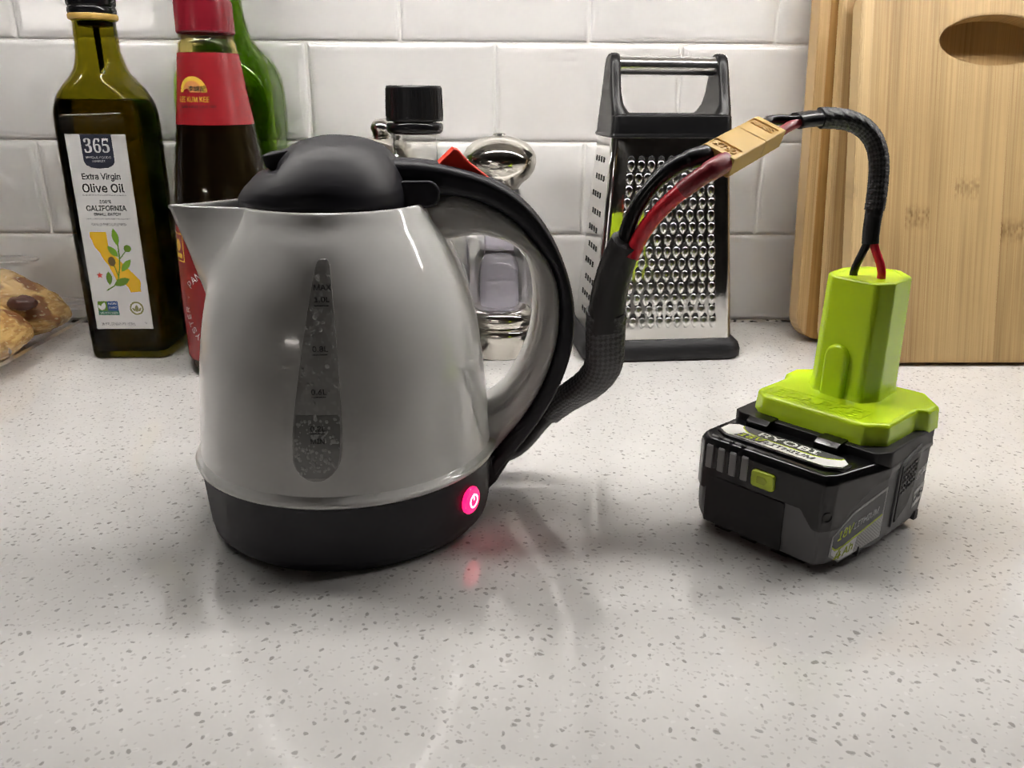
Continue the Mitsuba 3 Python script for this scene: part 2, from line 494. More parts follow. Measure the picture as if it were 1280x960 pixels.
# ================================================================== kettle
KC, KPHI = A3(-0.0698, 0.3724), math.radians(6)
KD, KN = A3(math.cos(KPHI), math.sin(KPHI), 0), A3(-math.sin(KPHI), math.cos(KPHI), 0)
KM = np.eye(4)
KM[:3, 0], KM[:3, 1], KM[:3, 3] = KD, KN, (KC[0], KC[1], 0)        # kettle frame: x to the handle, y away, z up
body_r = PchipInterpolator([0.030, 0.0385, 0.045, 0.056, 0.0726, 0.0944, 0.1155, 0.1290, 0.1380, 0.1450, 0.1505],
                           [0.0685, 0.0690, 0.0684, 0.0675, 0.0660, 0.0628, 0.0577, 0.0523, 0.0478, 0.0436, 0.0412])


def spout_r(th, r0, reach, beta):
    """radius of a circle of radius r0 with a pointed spout at th = pi"""
    dlt = np.abs((th - np.pi + np.pi) % (2 * np.pi) - np.pi)
    bx, by = r0 * np.cos(beta), r0 * np.sin(beta)
    tip = reach
    # ray at angle dlt against the line from (tip, 0) to (bx, by)
    ex, ey = bx - tip, by
    s = tip * ey / (np.cos(dlt) * ey - np.sin(dlt) * ex)
    return np.where((dlt < beta) & (reach > r0), np.maximum(s, r0), r0)


th = np.unique(np.concatenate([np.linspace(0, 2 * np.pi, 161)[:-1], np.pi + np.linspace(-0.55, 0.55, 61)]))
def body_ring(z, shrink=0.0):
    r0 = float(body_r(z)) - shrink
    reach = np.interp(z, [0.108, 0.130, 0.1505], [float(body_r(0.108)), 0.0655, 0.0718]) - shrink * 1.1
    r = spout_r(th, r0, reach, math.radians(31))
    lip = 0.0009 * np.clip((r - r0) / 0.02, 0, 1) if z > 0.149 else 0
    return np.stack([r * np.cos(th), r * np.sin(th), np.full(len(th), z) - lip], 1)


outer = [body_ring(z) for z in np.concatenate([np.linspace(0.034, 0.100, 24), np.linspace(0.103, 0.1495, 28)])] + [body_ring(0.1503, 0.0002), body_ring(0.1507, 0.0008)]
inner = [body_ring(0.1507, 0.0018), body_ring(0.1502, 0.0024)] + [body_ring(z, 0.0026) for z in np.linspace(0.1490, 0.045, 30)]
add('kettle__body', xf(loft(outer + inner), KM), 'white_plastic', 28)
# base, white flange, lid
add('kettle__base', xf(lathe([(0.062, 0.0006), (0.0655, 0.0012), (0.0672, 0.0032), (0.0680, 0.007), (0.0696, 0.0315), (0.0692, 0.0335), (0.060, 0.0338)], 120), KM), 'soft_black', 30)
add('kettle__flange', xf(lathe([(0.062, 0.0336), (0.0705, 0.0338), (0.0716, 0.0346), (0.0719, 0.0358), (0.0714, 0.0370), (0.0700, 0.0378), (0.0690, 0.0388), (0.062, 0.0392)], 120), KM), 'white_plastic', 40)
tl = np.arange(180) * 2 * np.pi / 180
lid_h = [0.1490, 0.1525, 0.1560, 0.1600, 0.1640, 0.1680, 0.1715, 0.1745, 0.1768, 0.1782, 0.1789, 0.17905]
lid_l = PchipInterpolator([0.1490, 0.1525, 0.1560, 0.1600, 0.1632, 0.1643, 0.1650, 0.1680, 0.1715, 0.1745, 0.1768, 0.1782, 0.1789, 0.17905], [.0405, .0412, .0394, .0356, .0322, .0298, .0246, .0234, .0208, .0175, .0125, .0070, .0030, .0006])
lid_s = PchipInterpolator(lid_h, [.0400, .0405, .0392, .0364, .0326, .0284, .0238, .0185, .0130, .0072, .0032, .0006])
lid_r = PchipInterpolator(lid_h, [.0335, .0340, .0337, .0328, .0312, .0289, .0260, .0226, .0176, .0120, .0060, .0012])
lid_y = PchipInterpolator(lid_h, [.0372, .0384, .0380, .0363, .0335, .0298, .0258, .0210, .0157, .0099, .0046, .0008])
def lid_ring(z):
    c_ = np.cos(tl)
    w_ = np.clip((-c_ - 0.62) / 0.25, 0, 1)
    w_ = w_ * w_ * (3 - 2 * w_)
    left = lid_l(z) * w_ + lid_s(z) * (1 - w_)
    return np.stack([np.where(c_ < 0, left, lid_r(z)) * c_, float(lid_y(z)) * np.sin(tl), np.full(180, z)], 1)
lid = loft([lid_ring(z) for z in np.r_[np.linspace(0.1490, 0.1630, 16), 0.1634, 0.1638, 0.1641, 0.1643, 0.1645, 0.1648, 0.1650, 0.1656, 0.1664, np.linspace(0.1675, 0.1757, 14), 0.1768, 0.1776, 0.1782, 0.1787, 0.1789, 0.17905]])
add('kettle__lid', xf(lid, KM), 'soft_black', 42)
tabm = hull(np.vstack([ball((x, y, z), r) for x, y, z, r in ((-0.0272, 0.0080, 0.1700, 0.0014), (-0.0272, -0.0080, 0.1700, 0.0014), (-0.015, 0.010, 0.1725, 0.0014), (-0.015, -0.010, 0.1725, 0.0014),
                                                             (-0.0268, 0.0072, 0.1668, 0.001), (-0.0268, -0.0072, 0.1668, 0.001), (-0.0245, 0.0072, 0.1652, 0.001), (-0.0245, -0.0072, 0.1652, 0.001), (-0.016, 0.008, 0.163, 0.001), (-0.016, -0.008, 0.163, 0.001))]))
add('kettle__lid__thumb_tab', xf(tabm, KM), 'soft_black', 40)
# handle: skin between matched outer, border and hole curves in the kettle's own plane
HO = M((.020, .1688), (.033, .1688), (.0445, .1676), (.0560, .1651), (.0680, .1612), (.0790, .1553), (.0885, .1470), (.0965, .1362), (.1030, .1225), (.1074, .1078), (.1090, .0925), (.1070, .0765), (.1012, .0600), (.0912, .0425), (.0803, .0280), (.0705, .0155))
HB = M((.020, .1522), (.033, .1532), (.0440, .1536), (.0545, .1530), (.0640, .1505), (.0735, .1460), (.0815, .1402), (.0885, .1325), (.0945, .1250), (.0995, .1150), (.1018, .1005), (.1005, .0830), (.0955, .0660), (.0872, .0500), (.0774, .0369), (.0687, .0262))
HH = M((.020, .1330), (.033, .1330), (.0440, .1336), (.0540, .1345), (.0610, .1356), (.0690, .1347), (.0762, .1325), (.0825, .1285), (.0870, .1225), (.0900, .1130), (.0908, .1005), (.0885, .0850), (.0830, .0712), (.0750, .0600), (.0660, .0545), (.0560, .0500))
def arm(P, Q, w0, w1, e, n=70, m=28, lap=0.0):
    """sections across the handle from curve P (outside) to curve Q (inside): half width w along the kettle's y, superellipse power e"""
    p, q = resample(P, n)[0], resample(Q, n)[0]
    a = np.arange(m) * 2 * np.pi / m
    ca, sa = np.cos(a), np.sin(a)
    k = (np.abs(ca) ** e + np.abs(sa) ** e) ** (-1 / e)
    rings = []
    for i in range(n):
        c, h = (p[i] + q[i]) / 2, (p[i] - q[i]) / 2 * (1 + lap)
        w = np.interp(i / (n - 1), (0, 1), (w0, w1)) if np.isscalar(w0) else 0
        rings.append(np.stack([c[0] + k * ca * h[0], k * sa * w, c[1] + k * ca * h[1]], 1))
    mm = loft(rings)
    return mm if mm.volume > 0 else flip(mm)
add('kettle__handle', xf(arm(HB, HH, 0.0120, 0.0128, 4.2), KM), 'white_plastic', 45)
add('kettle__handle__grip', xf(arm(HO, HB, 0.0126, 0.0132, 4.6, lap=0.02), KM), 'soft_black', 45)
# lower foot of the grip where it joins the base
add('kettle__handle__grip_foot', xf(hull(np.vstack([ball((x, y, z), 0.0012) for y in (-0.0105, 0.0105) for x, z in ((0.0640, 0.0080), (0.0700, 0.0140), (0.0770, 0.0255), (0.0690, 0.0262), (0.0640, 0.0240))])), KM), 'soft_black', 40)
tab = prism(roundpoly([(0.026, 0.1490), (0.0462, 0.1490), (0.0462, 0.1607), (0.026, 0.1607)], 0.0052, 8), 0.0030, 0.0012)
add('kettle__lid__hinge_tab', xf(xf(tab, frame((0, -0.0128, 0), (1, 0, 0), (0, 0, 1))), KM), 'soft_black', 40)
sw = np.array([(0.0440, 0.1655), (0.0530, 0.1735), (0.0552, 0.1728), (0.0600, 0.1675), (0.0700, 0.1600), (0.0650, 0.1560), (0.0470, 0.1600)])
sb = prism(sw[::-1], 0.0150, 0.0009)
add('kettle__handle__switch', xf(xf(sb, frame((0, 0.0075, 0), (1, 0, 0), (0, 0, 1))), KM), 'switch_red', 25)


def on_body(th_c, s, z, off):
    """point on the kettle wall: arc length s from the direction th_c, height z, off outwards"""
    r = body_r(z)
    a = th_c + s / r
    return np.stack([KC[0] + (r + off) * np.cos(a), KC[1] + (r + off) * np.sin(a), z + 0 * s], -1)


def wall_panel(th_c, zs, half, off, lean=0.0, m=17, edge=0.0018):
    """a proud panel lying on the kettle wall with its rim turned in"""
    zz = np.asarray(zs, float)
    rows = []
    for i, z in enumerate(zz):
        h = half(z)
        s = np.linspace(-1, 1, m)
        o = np.full(m, off)
        o[[0, -1]] = -0.0008
        if i in (0, len(zz) - 1):
            o[:] = -0.0008
        s2 = s * h
        s2[0], s2[-1] = -h, h
        if m > 4:
            s2[1], s2[-2] = -h * 0.97, h * 0.97
        rows.append(on_body(th_c + lean * (z - 0.09), s2, np.full(m, z), o))
    v = np.vstack(rows)
    f = []
    for i in range(len(zz) - 1):
        for j in range(m - 1):
            a, b, c, d_ = i * m + j, i * m + j + 1, (i + 1) * m + j + 1, (i + 1) * m + j
            f += [[a, b, c], [a, c, d_]]
    return tm(v, f)


WTH = math.radians(-89.2)
WLEAN = 1.1
gh = PchipInterpolator([0.0458, 0.0464, 0.0480, 0.0510, 0.0560, 0.0650, 0.0744, 0.0880, 0.1022, 0.1185, 0.1290, 0.1335, 0.1345], [0.0003, 0.0030, 0.0058, 0.0085, 0.0101, 0.0102, 0.0096, 0.0083, 0.0067, 0.0047, 0.0032, 0.0022, 0.0004])
gz = np.concatenate([[0.0458, 0.0460, 0.0466, 0.0475, 0.0490], np.linspace(0.051, 0.133, 60), [0.1340, 0.1345]])
add('kettle__water_gauge', wall_panel(WTH, gz, gh, 0.0007, WLEAN), 'gauge', 40, label='grey see-through level window with water droplets')
wz = np.concatenate([[0.0470, 0.0474, 0.0482, 0.0495], np.linspace(0.051, 0.0742, 20), [0.0744]])
gw = lambda z: np.maximum(gh(z) - 0.0007, 0.0004)
wpanel = wall_panel(WTH, wz, gw, 0.00095, WLEAN)
add('kettle__water_gauge__water', wpanel, 'gauge_water', 40, label='dark water filling the foot of the level window')
drops = []
for _ in range(230):
    z = float(RNG.uniform(0.049, 0.131)) if RNG.random() < 0.55 else float(RNG.uniform(0.049, 0.073))
    s = float(RNG.uniform(-0.9, 0.9)) * float(gh(z))
    if 0.075 < z < 0.083 and RNG.random() < 0.8: continue
    r = float(RNG.uniform(0.00025, 0.0007)) * (1.4 if RNG.random() < 0.1 else 1)
    p = on_body(WTH + WLEAN * (z - 0.09), np.array(s), np.array(z), 0.0009)
    drops.append(move(tm(*(lambda q: (q.vertices * r * A3(1, 0.5, 1.2), q.faces))(trimesh.creation.icosphere(subdivisions=1))), *p))
add('kettle__water_gauge__bubbles', cat(drops), 'bubble', True, label='small droplets and bubbles in the level window', kind='stuff')
ink = []
def gauge_text(s, z, h, w, m=text):
    a = WTH + WLEAN * (z - 0.09) + 0.0004 / 0.06
    slope = math.atan2(float(body_r(z - 0.004) - body_r(z + 0.004)), 0.008)
    o = on_body(a, np.array(0.0), np.array(z), 0.00115)
    x = A3(-math.sin(a), math.cos(a), 0)
    y = A3(-math.cos(a) * math.sin(slope), -math.sin(a) * math.sin(slope), math.cos(slope))
    return xf(m(s, h, w, 0.00012, True) if m is text else m, frame(o, x, y))
for s, z, h, w in (('MAX', 0.1240, 0.0022, 0.0068), ('1.0L', 0.1195, 0.0020, 0.0060), ('0.8L', 0.1008, 0.0021, 0.0061), ('0.6L', 0.0838, 0.0021, 0.0061), ('0.2L', 0.0688, 0.0021, 0.0061), ('MIN', 0.0635, 0.0021, 0.0056)):
    ink.append(gauge_text(s, z, h, w))
for z in (0.1172, 0.0985, 0.0817, 0.0667):
    ink.append(gauge_text('', z, 0, 0, boxm(-0.0029, 0.0029, -0.00018, 0.00018, 0, 0.00012)))
add('kettle__water_gauge__scale', cat(ink), 'ink', False, label='black lettering MAX 1.0L 0.8L 0.6L 0.2L MIN')
sh = PchipInterpolator([0.0745, 0.0765, 0.085, 0.105, 0.122, 0.1295, 0.1305], [0.0006, 0.0028, 0.0050, 0.0042, 0.0028, 0.0012, 0.0004])
add('kettle__seam_insert', wall_panel(math.radians(22), np.linspace(0.0745, 0.1305, 30), sh, 0.0024, 0.0, 11), 'white_plastic', 40)
# lit button
BA = math.radians(-30.8)
bo = A3(KC[0] + 0.0690 * math.cos(BA), KC[1] + 0.0690 * math.sin(BA), 0.0198)
BM = frame(bo, (-math.sin(BA), math.cos(BA), 0), (0, 0, 1))
e_ = {'type': 'area', 'radiance': {'type': 'rgb', 'value': list(BUTTON_RADIANCE)}}
add('kettle__power_button', xf(lathe([(0.0064, 0.0), (0.0066, 0.0010), (0.0060, 0.0019), (0.0035, 0.0024), (0.0004, 0.0025)], 40), BM), 'switch_red', 40, label='round power button glowing red', emitter=e_)
sym = unary_union([Point(0, 0).buffer(0.0034).difference(Point(0, 0).buffer(0.0025)).difference(sbox(-0.0009, 0, 0.0009, 0.004)), sbox(-0.0004, 0.0004, 0.0004, 0.0038)])
add('kettle__power_button__symbol', xf(move(extrude(sym, 0.0002), 0, 0, 0.00245), BM), 'white_print', False,
    emitter={'type': 'area', 'radiance': {'type': 'rgb', 'value': [4.0, 1.2, 1.4]}})
lab('kettle', 'white plastic electric kettle with black lid, black grip and glowing red button', 'kettle')

# ================================================================== power cable of the kettle
def weave(nu, pitch, h):
    """relief of a braided sleeve: diagonal strands over and under"""
    def fn(u, l):
        a, b = u * nu + l / pitch, u * nu - l / pitch
        return h * (0.5 + 0.5 * np.cos(2 * np.pi * a) * np.cos(2 * np.pi * b)) + h * 0.6 * (np.floor(a) % 2 - 0.5)
    return fn


def sleeve(key, pts, ra, rb, n, m, up, nu, pitch, h, label):
    mesh, uv = sweep(pts, ra, rb, n, m, up, 2.6, True, weave(nu, pitch, h), raw=True)
    u2 = np.stack([uv[:, 0] * nu + uv[:, 1] / pitch, uv[:, 0] * nu - uv[:, 1] / pitch], 1)
    u2 = np.vstack([u2, u2[:1], u2[-1:]])
    add(key, mesh, 'braid', True, label=label, uv=u2)


KCAB = M((.0107, .405, .0145), (.0172, .405, .0201), (.0242, .402, .0307), (.0314, .398, .0404), (.0406, .388, .0521), (.0488, .376, .0636), (.0530, .368, .0750), (.0526, .362, .0870), (.0517, .357, .0999), (.0524, .348, .1202), (.0566, .338, .1390))
UPK = (0.30, -0.85, -0.35)
cab, Lk = resample(KCAB, 400)
sub = lambda a, b: cab[int(a * 399):int(b * 399) + 1][::6]
add('power_cable__strain_relief', sweep(np.vstack([[(0.0035, 0.397, 0.0165)], sub(0.06, 0.30)]), 0.0058, 0.0052, 40, 24, UPK), 'shrink_black', 40, label='smooth black strain relief where the cable leaves the kettle')
sleeve('power_cable__braided_sleeve', sub(0.20, 0.76), lambda s: 0.0066 + 0.0022 * min(1, s * 3), lambda s: 0.0058, 420, 96, UPK, 24, 0.0030, 0.0003, 'black braided sleeve')
add('power_cable__heat_shrink', sweep(sub(0.70, 1.0), lambda s: 0.0087 - 0.0016 * s, lambda s: 0.0064 - 0.0006 * s, 50, 32, UPK, 2.4), 'shrink_black', 40, label='matte black heat-shrink tube')
BLK = M((.0545, .3405, .1330), (.0560, .3395, .1420), (.0600, .3375, .1535), (.0672, .3355, .1640), (.0760, .3342, .1706), (.0830, .3352, .1728), (.0872, .3386, .1740))
RED = M((.0580, .337, .1320), (.0612, .3360, .1405), (.0668, .332, .1506), (.0752, .3275, .1604), (.0840, .3265, .1672), (.0900, .3302, .1700), (.0932, .3333, .1712))
add('power_cable__black_wire', sweep(BLK, 0.0032, None, 60, 20), 'wire_black', 40, label='thick black wire')
add('power_cable__red_wire', sweep(RED, 0.0033, None, 60, 20), 'wire_red', 40, label='thick red wire')
def tail(P, a, b):
    p, _ = resample(P, 100)
    return p[int(a * 99):int(b * 99) + 1][::3]
add('power_cable__black_wire__shrink_tube', sweep(tail(BLK, 0.62, 1.0), lambda s: 0.0035 + 0.0006 * (s > 0.55), None, 30, 20), 'shrink_grey', 40, label='black heat-shrink over the wire end')
add('power_cable__red_wire__shrink_tube', sweep(tail(RED, 0.60, 1.0), lambda s: 0.0036 + 0.0005 * (s > 0.55), None, 30, 20), 'shrink_red', 40, label='dark red heat-shrink over the wire end')
lab('power_cable', 'thick black braided cable rising from the kettle with short red and black wires', 'cable')

# plug connector (two yellow housings)
XA, XB = A3(.0888, .3341, .1718), A3(.1190, .3660, .1818)
ax = (XB - XA) / np.linalg.norm(XB - XA)
w0 = A3(0.7231, -0.6908, -0.0015)
w0 -= np.dot(w0, ax) * ax
w0 /= np.linalg.norm(w0)
n0 = np.cross(w0, ax)
n0 = -n0 if n0[2] < 0 else n0
dl = math.radians(24)
cw, cn = w0 * math.cos(dl) - n0 * math.sin(dl), n0 * math.cos(dl) + w0 * math.sin(dl)
CX = frame(XA, ax, -cw)           # x along the plug, y to its far side, z up
if np.dot(CX[:3, 2], cn) < 0:
    CX = frame(XA, ax, cw)
CL = float(np.linalg.norm(XB - XA))
def housing(x0, x1):
    sec = np.array([(-0.0080, -0.0041), (0.0060, -0.0041), (0.0080, -0.0021), (0.0080, 0.0021), (0.0060, 0.0041), (-0.0080, 0.0041)])
    sec = roundpoly(sec, 0.0007, 4)
    s = m3.Manifold(m3.Mesh(np.zeros((0, 3), np.float32), np.zeros((0, 3), np.uint32))) if False else None
    p = prism(sec, x1 - x0, 0.0004, 2)
    p = xf(p, M((0, 0, 1, x0), (1, 0, 0, 0), (0, 1, 0, 0), (0, 0, 0, 1)))
    return p
def pocketed(mesh, x0, x1):
    a = mani(mesh) - mani(boxm(x0, x1, -0.0062, 0.0062, 0.0034, 0.0060))
    return tri(a)
ha = pocketed(housing(0.0, CL * 0.60), 0.0030, 0.0095)
for s in (-1, 1):
    ha = tri(mani(ha) - mani(xf(lathe([(0.0037, -0.001), (0.0037, 0.004)], 24), frame((0, s * 0.0041, 0), (0, 1, 0), (0, 0, 1)))))
hb = pocketed(housing(CL * 0.603, CL), CL - 0.0100, CL - 0.0035)
add('plug_connector__housing', xf(ha, CX), 'connector', 25, label='yellow socket half on the kettle side, stamped XT60')
add('plug_connector__housing', xf(hb, CX), 'connector', 25, label='yellow plug half on the battery side')
def stamp(t, x, w):
    return xf(text(t, 0.0040, w, 0.0006, True), CX @ frame((x, 0, 0.0034), (0, -1, 0), (1, 0, 0)))
xs = stamp('XT60', 0.0062, 0.0100)
add('plug_connector__housing__lettering', xs, 'connector', False)
add('plug_connector__housing_001__lettering', stamp('AMASS', CL - 0.0067, 0.0100), 'connector', False)
lab('plug_connector', 'yellow two-part plug connector joining the kettle cable to the battery cable', 'connector')

# cable of the battery adapter
BCAB = M((.1288, .3720, .1835), (.1330, .3765, .1850), (.1394, .3790, .1861), (.1515, .3812, .1868), (.1625, .3815, .1852), (.1706, .3805, .1800), (.1748, .3785, .1716), (.1758, .3765, .1607), (.1754, .3748, .1503), (.1747, .3736, .1392), (.1750, .3728, .1310))
cb, _ = resample(BCAB, 400)
sb_ = lambda a, b: cb[int(a * 399):int(b * 399) + 1][::6]
add('adapter_cable__heat_shrink', sweep(sb_(0.10, 0.30), lambda s: 0.0050 - 0.0006 * (s > 0.6), lambda s: 0.0032, 40, 24, (0, -0.3, 1), 2.4), 'shrink_grey', 40, label='glossy black heat-shrink near the plug')
sleeve('adapter_cable__braided_sleeve', sb_(0.22, 0.84), lambda s: 0.0046, lambda s: 0.0040, 360, 80, (0.4, -0.5, 1), 18, 0.0024, 0.00022, 'black braided sleeve bent in an arch')
add('adapter_cable__heat_shrink', sweep(sb_(0.78, 1.0), lambda s: 0.0045 - 0.0004 * s + 0.0003 * (s < 0.4), lambda s: 0.0034, 40, 24, (1, 0, 0), 2.4), 'shrink_black', 40, label='matte black heat-shrink above the tower')
XE = XA + ax * CL
pb, pr = XE - cw * 0.0040, XE + cw * 0.0040
add('adapter_cable__black_wire', sweep(np.vstack([pb - ax * 0.001, pb + ax * 0.005, pb + ax * 0.010, (.1330, .3765, .1858), (.1390, .3790, .1866)]), 0.0023, None, 40, 16), 'wire_black', 40, label='black wire at the plug')
add('adapter_cable__red_wire', sweep(np.vstack([pr - ax * 0.001, pr + ax * 0.005, pr + ax * 0.009, (.1335, .3750, .1842), (.1395, .3780, .1856)]), 0.0022, None, 40, 16), 'shrink_red', 40, label='dark red wire at the plug')
add('adapter_cable__black_wire', sweep(M((.1740, .3735, .1350), (.1727, .3735, .1290), (.1705, .3740, .1220), (.1700, .3750, .1160)), 0.0018, None, 30, 14), 'wire_black', 40, label='black wire going into the tower')
add('adapter_cable__red_wire', sweep(M((.1756, .3722, .1350), (.1770, .3710, .1290), (.1792, .3680, .1220), (.1798, .3675, .1160)), 0.0019, None, 30, 14), 'wire_red', 40, label='red wire going into the tower')
lab('adapter_cable', 'thin black braided cable arching from the lime green tower to the yellow plug', 'cable')

# ================================================================== battery and its adapter
B0, BANG = A3(0.148, 0.2966), math.radians(41.1)
BV = A3(math.cos(BANG), math.sin(BANG), 0)
BU = A3(-BV[1], BV[0], 0)
BM_ = np.eye(4)                              # battery frame: x to the right along the front, y to the rear, z up
BM_[:3, 0], BM_[:3, 1], BM_[:3, 3] = -BU, BV, (B0[0], B0[1], 0)
# local x = -u: 0.002 (right) ... -0.075 (left); y = v
def outline(x0, x1, y0, y1, cf, cb_, r=0.0015, taper=True):
    return roundpoly([(x0 + cf, y0)] + ([(x1 - 0.0110, y0), (x1 - 0.0080, y0 + 0.0050), (x1, 0.0340)] if taper else [(x1 - cf - 0.001, y0), (x1, y0 + cf + 0.004)]) + [ (x1, y1 - cb_), (x1 - cb_, y1), (x0 + cb_, y1), (x0, y1 - cb_), (x0, y0 + cf)], r, 4)
BX0, BX1, BY0, BY1 = -0.0755, 0.0008, -0.0042, 0.0920
def dense(p, n=260):
    p = np.vstack([p, p[:1]])
    s = np.r_[0, np.cumsum(np.linalg.norm(np.diff(p, axis=0), axis=1))]
    t = np.linspace(0, s[-1], n + 1)[:-1]
    return np.stack([np.interp(t, s, p[:, k]) for k in (0, 1)], 1)
po = dense(outline(BX0 + .0006, BX1 - .0006, BY0 + .0006, BY1 - .0006, 0.0055, 0.014))
cen = po.mean(0)
inset = lambda p, d: p + (cen - p) / np.linalg.norm(cen - p, axis=1, keepdims=True) * d
body = loft([at_z(inset(po, 0.006), 0.0032), at_z(inset(po, 0.0022), 0.0040), at_z(inset(po, 0.0006), 0.0075), at_z(po, 0.014), at_z(po, 0.0440)])
add('battery_pack__body', xf(body, BM_), 'battery_grey', 35)
for x, y in ((-0.060, 0.006), (-0.046, 0.006), (-0.030, 0.006), (-0.022, 0.007), (-0.060, 0.075), (-0.012, 0.075), (-0.012, 0.045)):
    add('battery_pack__foot', xf(boxm(x - 0.004, x + 0.004, y - 0.004, y + 0.005, 0.0, 0.0045), BM_), 'black_plastic', False)
# black cover with a wavy lower edge
pc = dense(outline(BX0, BX1, BY0, BY1, 0.0055, 0.014), 320)
def low(x, y):
    z = np.full(len(x), 0.0292)
    rc = np.clip(1 - np.hypot(x + 0.0075, y + 0.001) / 0.0125, 0, 1)
    z = z - 0.0075 * np.clip(rc * 2.2, 0, 1)
    lc = np.clip(1 - np.hypot(x + 0.0735, y) / 0.0125, 0, 1)
    z = z - 0.0075 * np.clip(lc * 2.2, 0, 1)
    z = z + np.interp(y, [0.012, 0.024, 0.045], [0, 0.0080, 0.0125]) * (y > 0.012)
    return z
zl = low(pc[:, 0], pc[:, 1])
top = 0.0472
cover = loft([np.column_stack([inset(pc, 0.0012), zl + 0.0002]), np.column_stack([pc, zl]), at_z(pc, 0.0425), at_z(inset(pc, 0.0004), 0.0442), at_z(inset(pc, 0.0018), 0.0462), at_z(inset(pc, 0.0034), top), at_z(inset(pc, 0.012), top)])
add('battery_pack__cover', xf(cover, BM_), 'gloss_black', 35, label='glossy black top cover with rounded corners')
# rear deck under the adapter
pd = dense(outline(BX0 + .0004, BX1 - .0004, 0.026, BY1 - .0002, 0.003, 0.014, 0.0015, False), 200)
add('battery_pack__deck', xf(loft([at_z(pd, 0.0410), at_z(pd, 0.0505), at_z(inset(pd, 0.001), 0.0512)]), BM_), 'battery_dark', 35)
# front inset panel
fp = prism(roundpoly([(-0.0672, 0.0050), (-0.0270, 0.0050), (-0.0270, 0.0288), (-0.0672, 0.0288)], 0.0008), 0.0010, 0.0003)
FY = BY0 + 0.0006
add('battery_pack__front_panel', xf(xf(fp, frame((0, FY + 0.0004, 0), (1, 0, 0), (0, 0, 1))), BM_), 'battery_dark', 30, label='plain dark front panel')
# raised name plate with its sticker
plate = [(-0.0700, 0.0060), (-0.0640, 0.0018), (-0.0150, 0.0018), (-0.0080, 0.0068), (-0.0080, 0.0130), (-0.0130, 0.0178), (-0.0660, 0.0178), (-0.0700, 0.0140)]
add('battery_pack__name_plate', xf(prism(roundpoly(plate, 0.0006), 0.0016, 0.0006, base=top - 0.0002), BM_), 'gloss_black', 30)
zs_ = top + 0.0014
stk = [(-0.0688, 0.0066), (-0.0636, 0.0031), (-0.0155, 0.0031), (-0.0094, 0.0075), (-0.0094, 0.0125), (-0.0135, 0.0165), (-0.0655, 0.0165), (-0.0688, 0.0136)]
gray_top = Polygon(stk).intersection(Polygon([(-0.0630, 0.02), (-0.0610, 0.0142), (-0.0570, 0.0110), (-0.0510, 0.0098), (-0.0240, 0.0096), (-0.0180, 0.0112), (-0.0135, 0.0142), (-0.0120, 0.02)]))
edge = gray_top.buffer(0.0006).intersection(Polygon(stk))
add('battery_pack__name_plate__sticker', xf(move(extrude(Polygon(stk), 0.00012), 0, 0, zs_), BM_), 'white_print', False, label='white sticker')
add('battery_pack__name_plate__sticker_edge', xf(move(extrude(edge, 0.00010), 0, 0, zs_ + 0.0001), BM_), 'lime_print', False)
add('battery_pack__name_plate__sticker_field', xf(move(extrude(gray_top, 0.00010), 0, 0, zs_ + 0.00018), BM_), 'sticker_grey', False)
tx = lambda s, h, w, x, y, z, b=True, sl=0.0: xf(move(text(s, h, w, 0.0001, b, 'c', sl), x, y, z), BM_)
add('battery_pack__name_plate__lettering', tx('RYOBI', 0.0042, 0.0290, -0.0375, 0.0131, zs_ + 0.00027), 'white_print', False, label='white lettering RYOBI')
add('battery_pack__name_plate__lettering', tx('18V', 0.0036, 0.0115, -0.0525, 0.0064, zs_ + 0.00036, True, 0.25), 'lime_print', False, label='lime lettering 18V')
add('battery_pack__name_plate__lettering_backing', xf(move(extrude(Polygon([(-0.0600, 0.0040), (-0.0470, 0.0040), (-0.0455, 0.0088), (-0.0582, 0.0088)]), 0.0001), 0, 0, zs_ + 0.00026), BM_), 'sticker_grey', False)  # flat dark printed field behind the lime lettering
add('battery_pack__name_plate__lettering', tx('LITHIUM', 0.0028, 0.0235, -0.0335, 0.0062, zs_ + 0.00027, True, 0.25), 'ink_grey', False, label='grey lettering LITHIUM')
# charge lamps and the test button on the front lip
for k in range(4):
    x = -0.0668 + 0.0062 * k
    lm = hull(np.vstack([ball(p, 0.0006, 1) for p in ((x - 0.0012, BY0 + 0.0001, 0.0328), (x + 0.0012, BY0 + 0.0001, 0.0328), (x - 0.0012, BY0 + 0.0001, 0.0428), (x + 0.0012, BY0 + 0.0001, 0.0428),
                                                       (x - 0.0012, BY0 + 0.0036, 0.0470), (x + 0.0012, BY0 + 0.0036, 0.0470), (x - 0.0012, BY0 + 0.004, 0.034), (x + 0.0012, BY0 + 0.004, 0.034))]))
    add('battery_pack__charge_lamp', xf(lm, BM_), 'led_grey', 35)
    if k < 3:
        rb_ = hull(np.vstack([ball(p, 0.0008, 1) for p in ((x + 0.0026, BY0 + 0.0002, 0.0335), (x + 0.0036, BY0 + 0.0002, 0.0335), (x + 0.0026, BY0 + 0.0002, 0.0432), (x + 0.0036, BY0 + 0.0002, 0.0432), (x + 0.0026, BY0 + 0.0032, 0.0468), (x + 0.0036, BY0 + 0.0032, 0.0468))]))
        add('battery_pack__rib', xf(rb_, BM_), 'gloss_black', 35)
bt = prism(roundpoly([(-0.0438, 0.0322), (-0.0325, 0.0322), (-0.0325, 0.0402), (-0.0438, 0.0402)], 0.0016), 0.0022, 0.0008)
add('battery_pack__test_button', xf(xf(bt, frame((0, BY0 + 0.0006, 0), (1, 0, 0), (0, 0, 1))), BM_), 'lime_button', 35, label='small yellow-green push button')
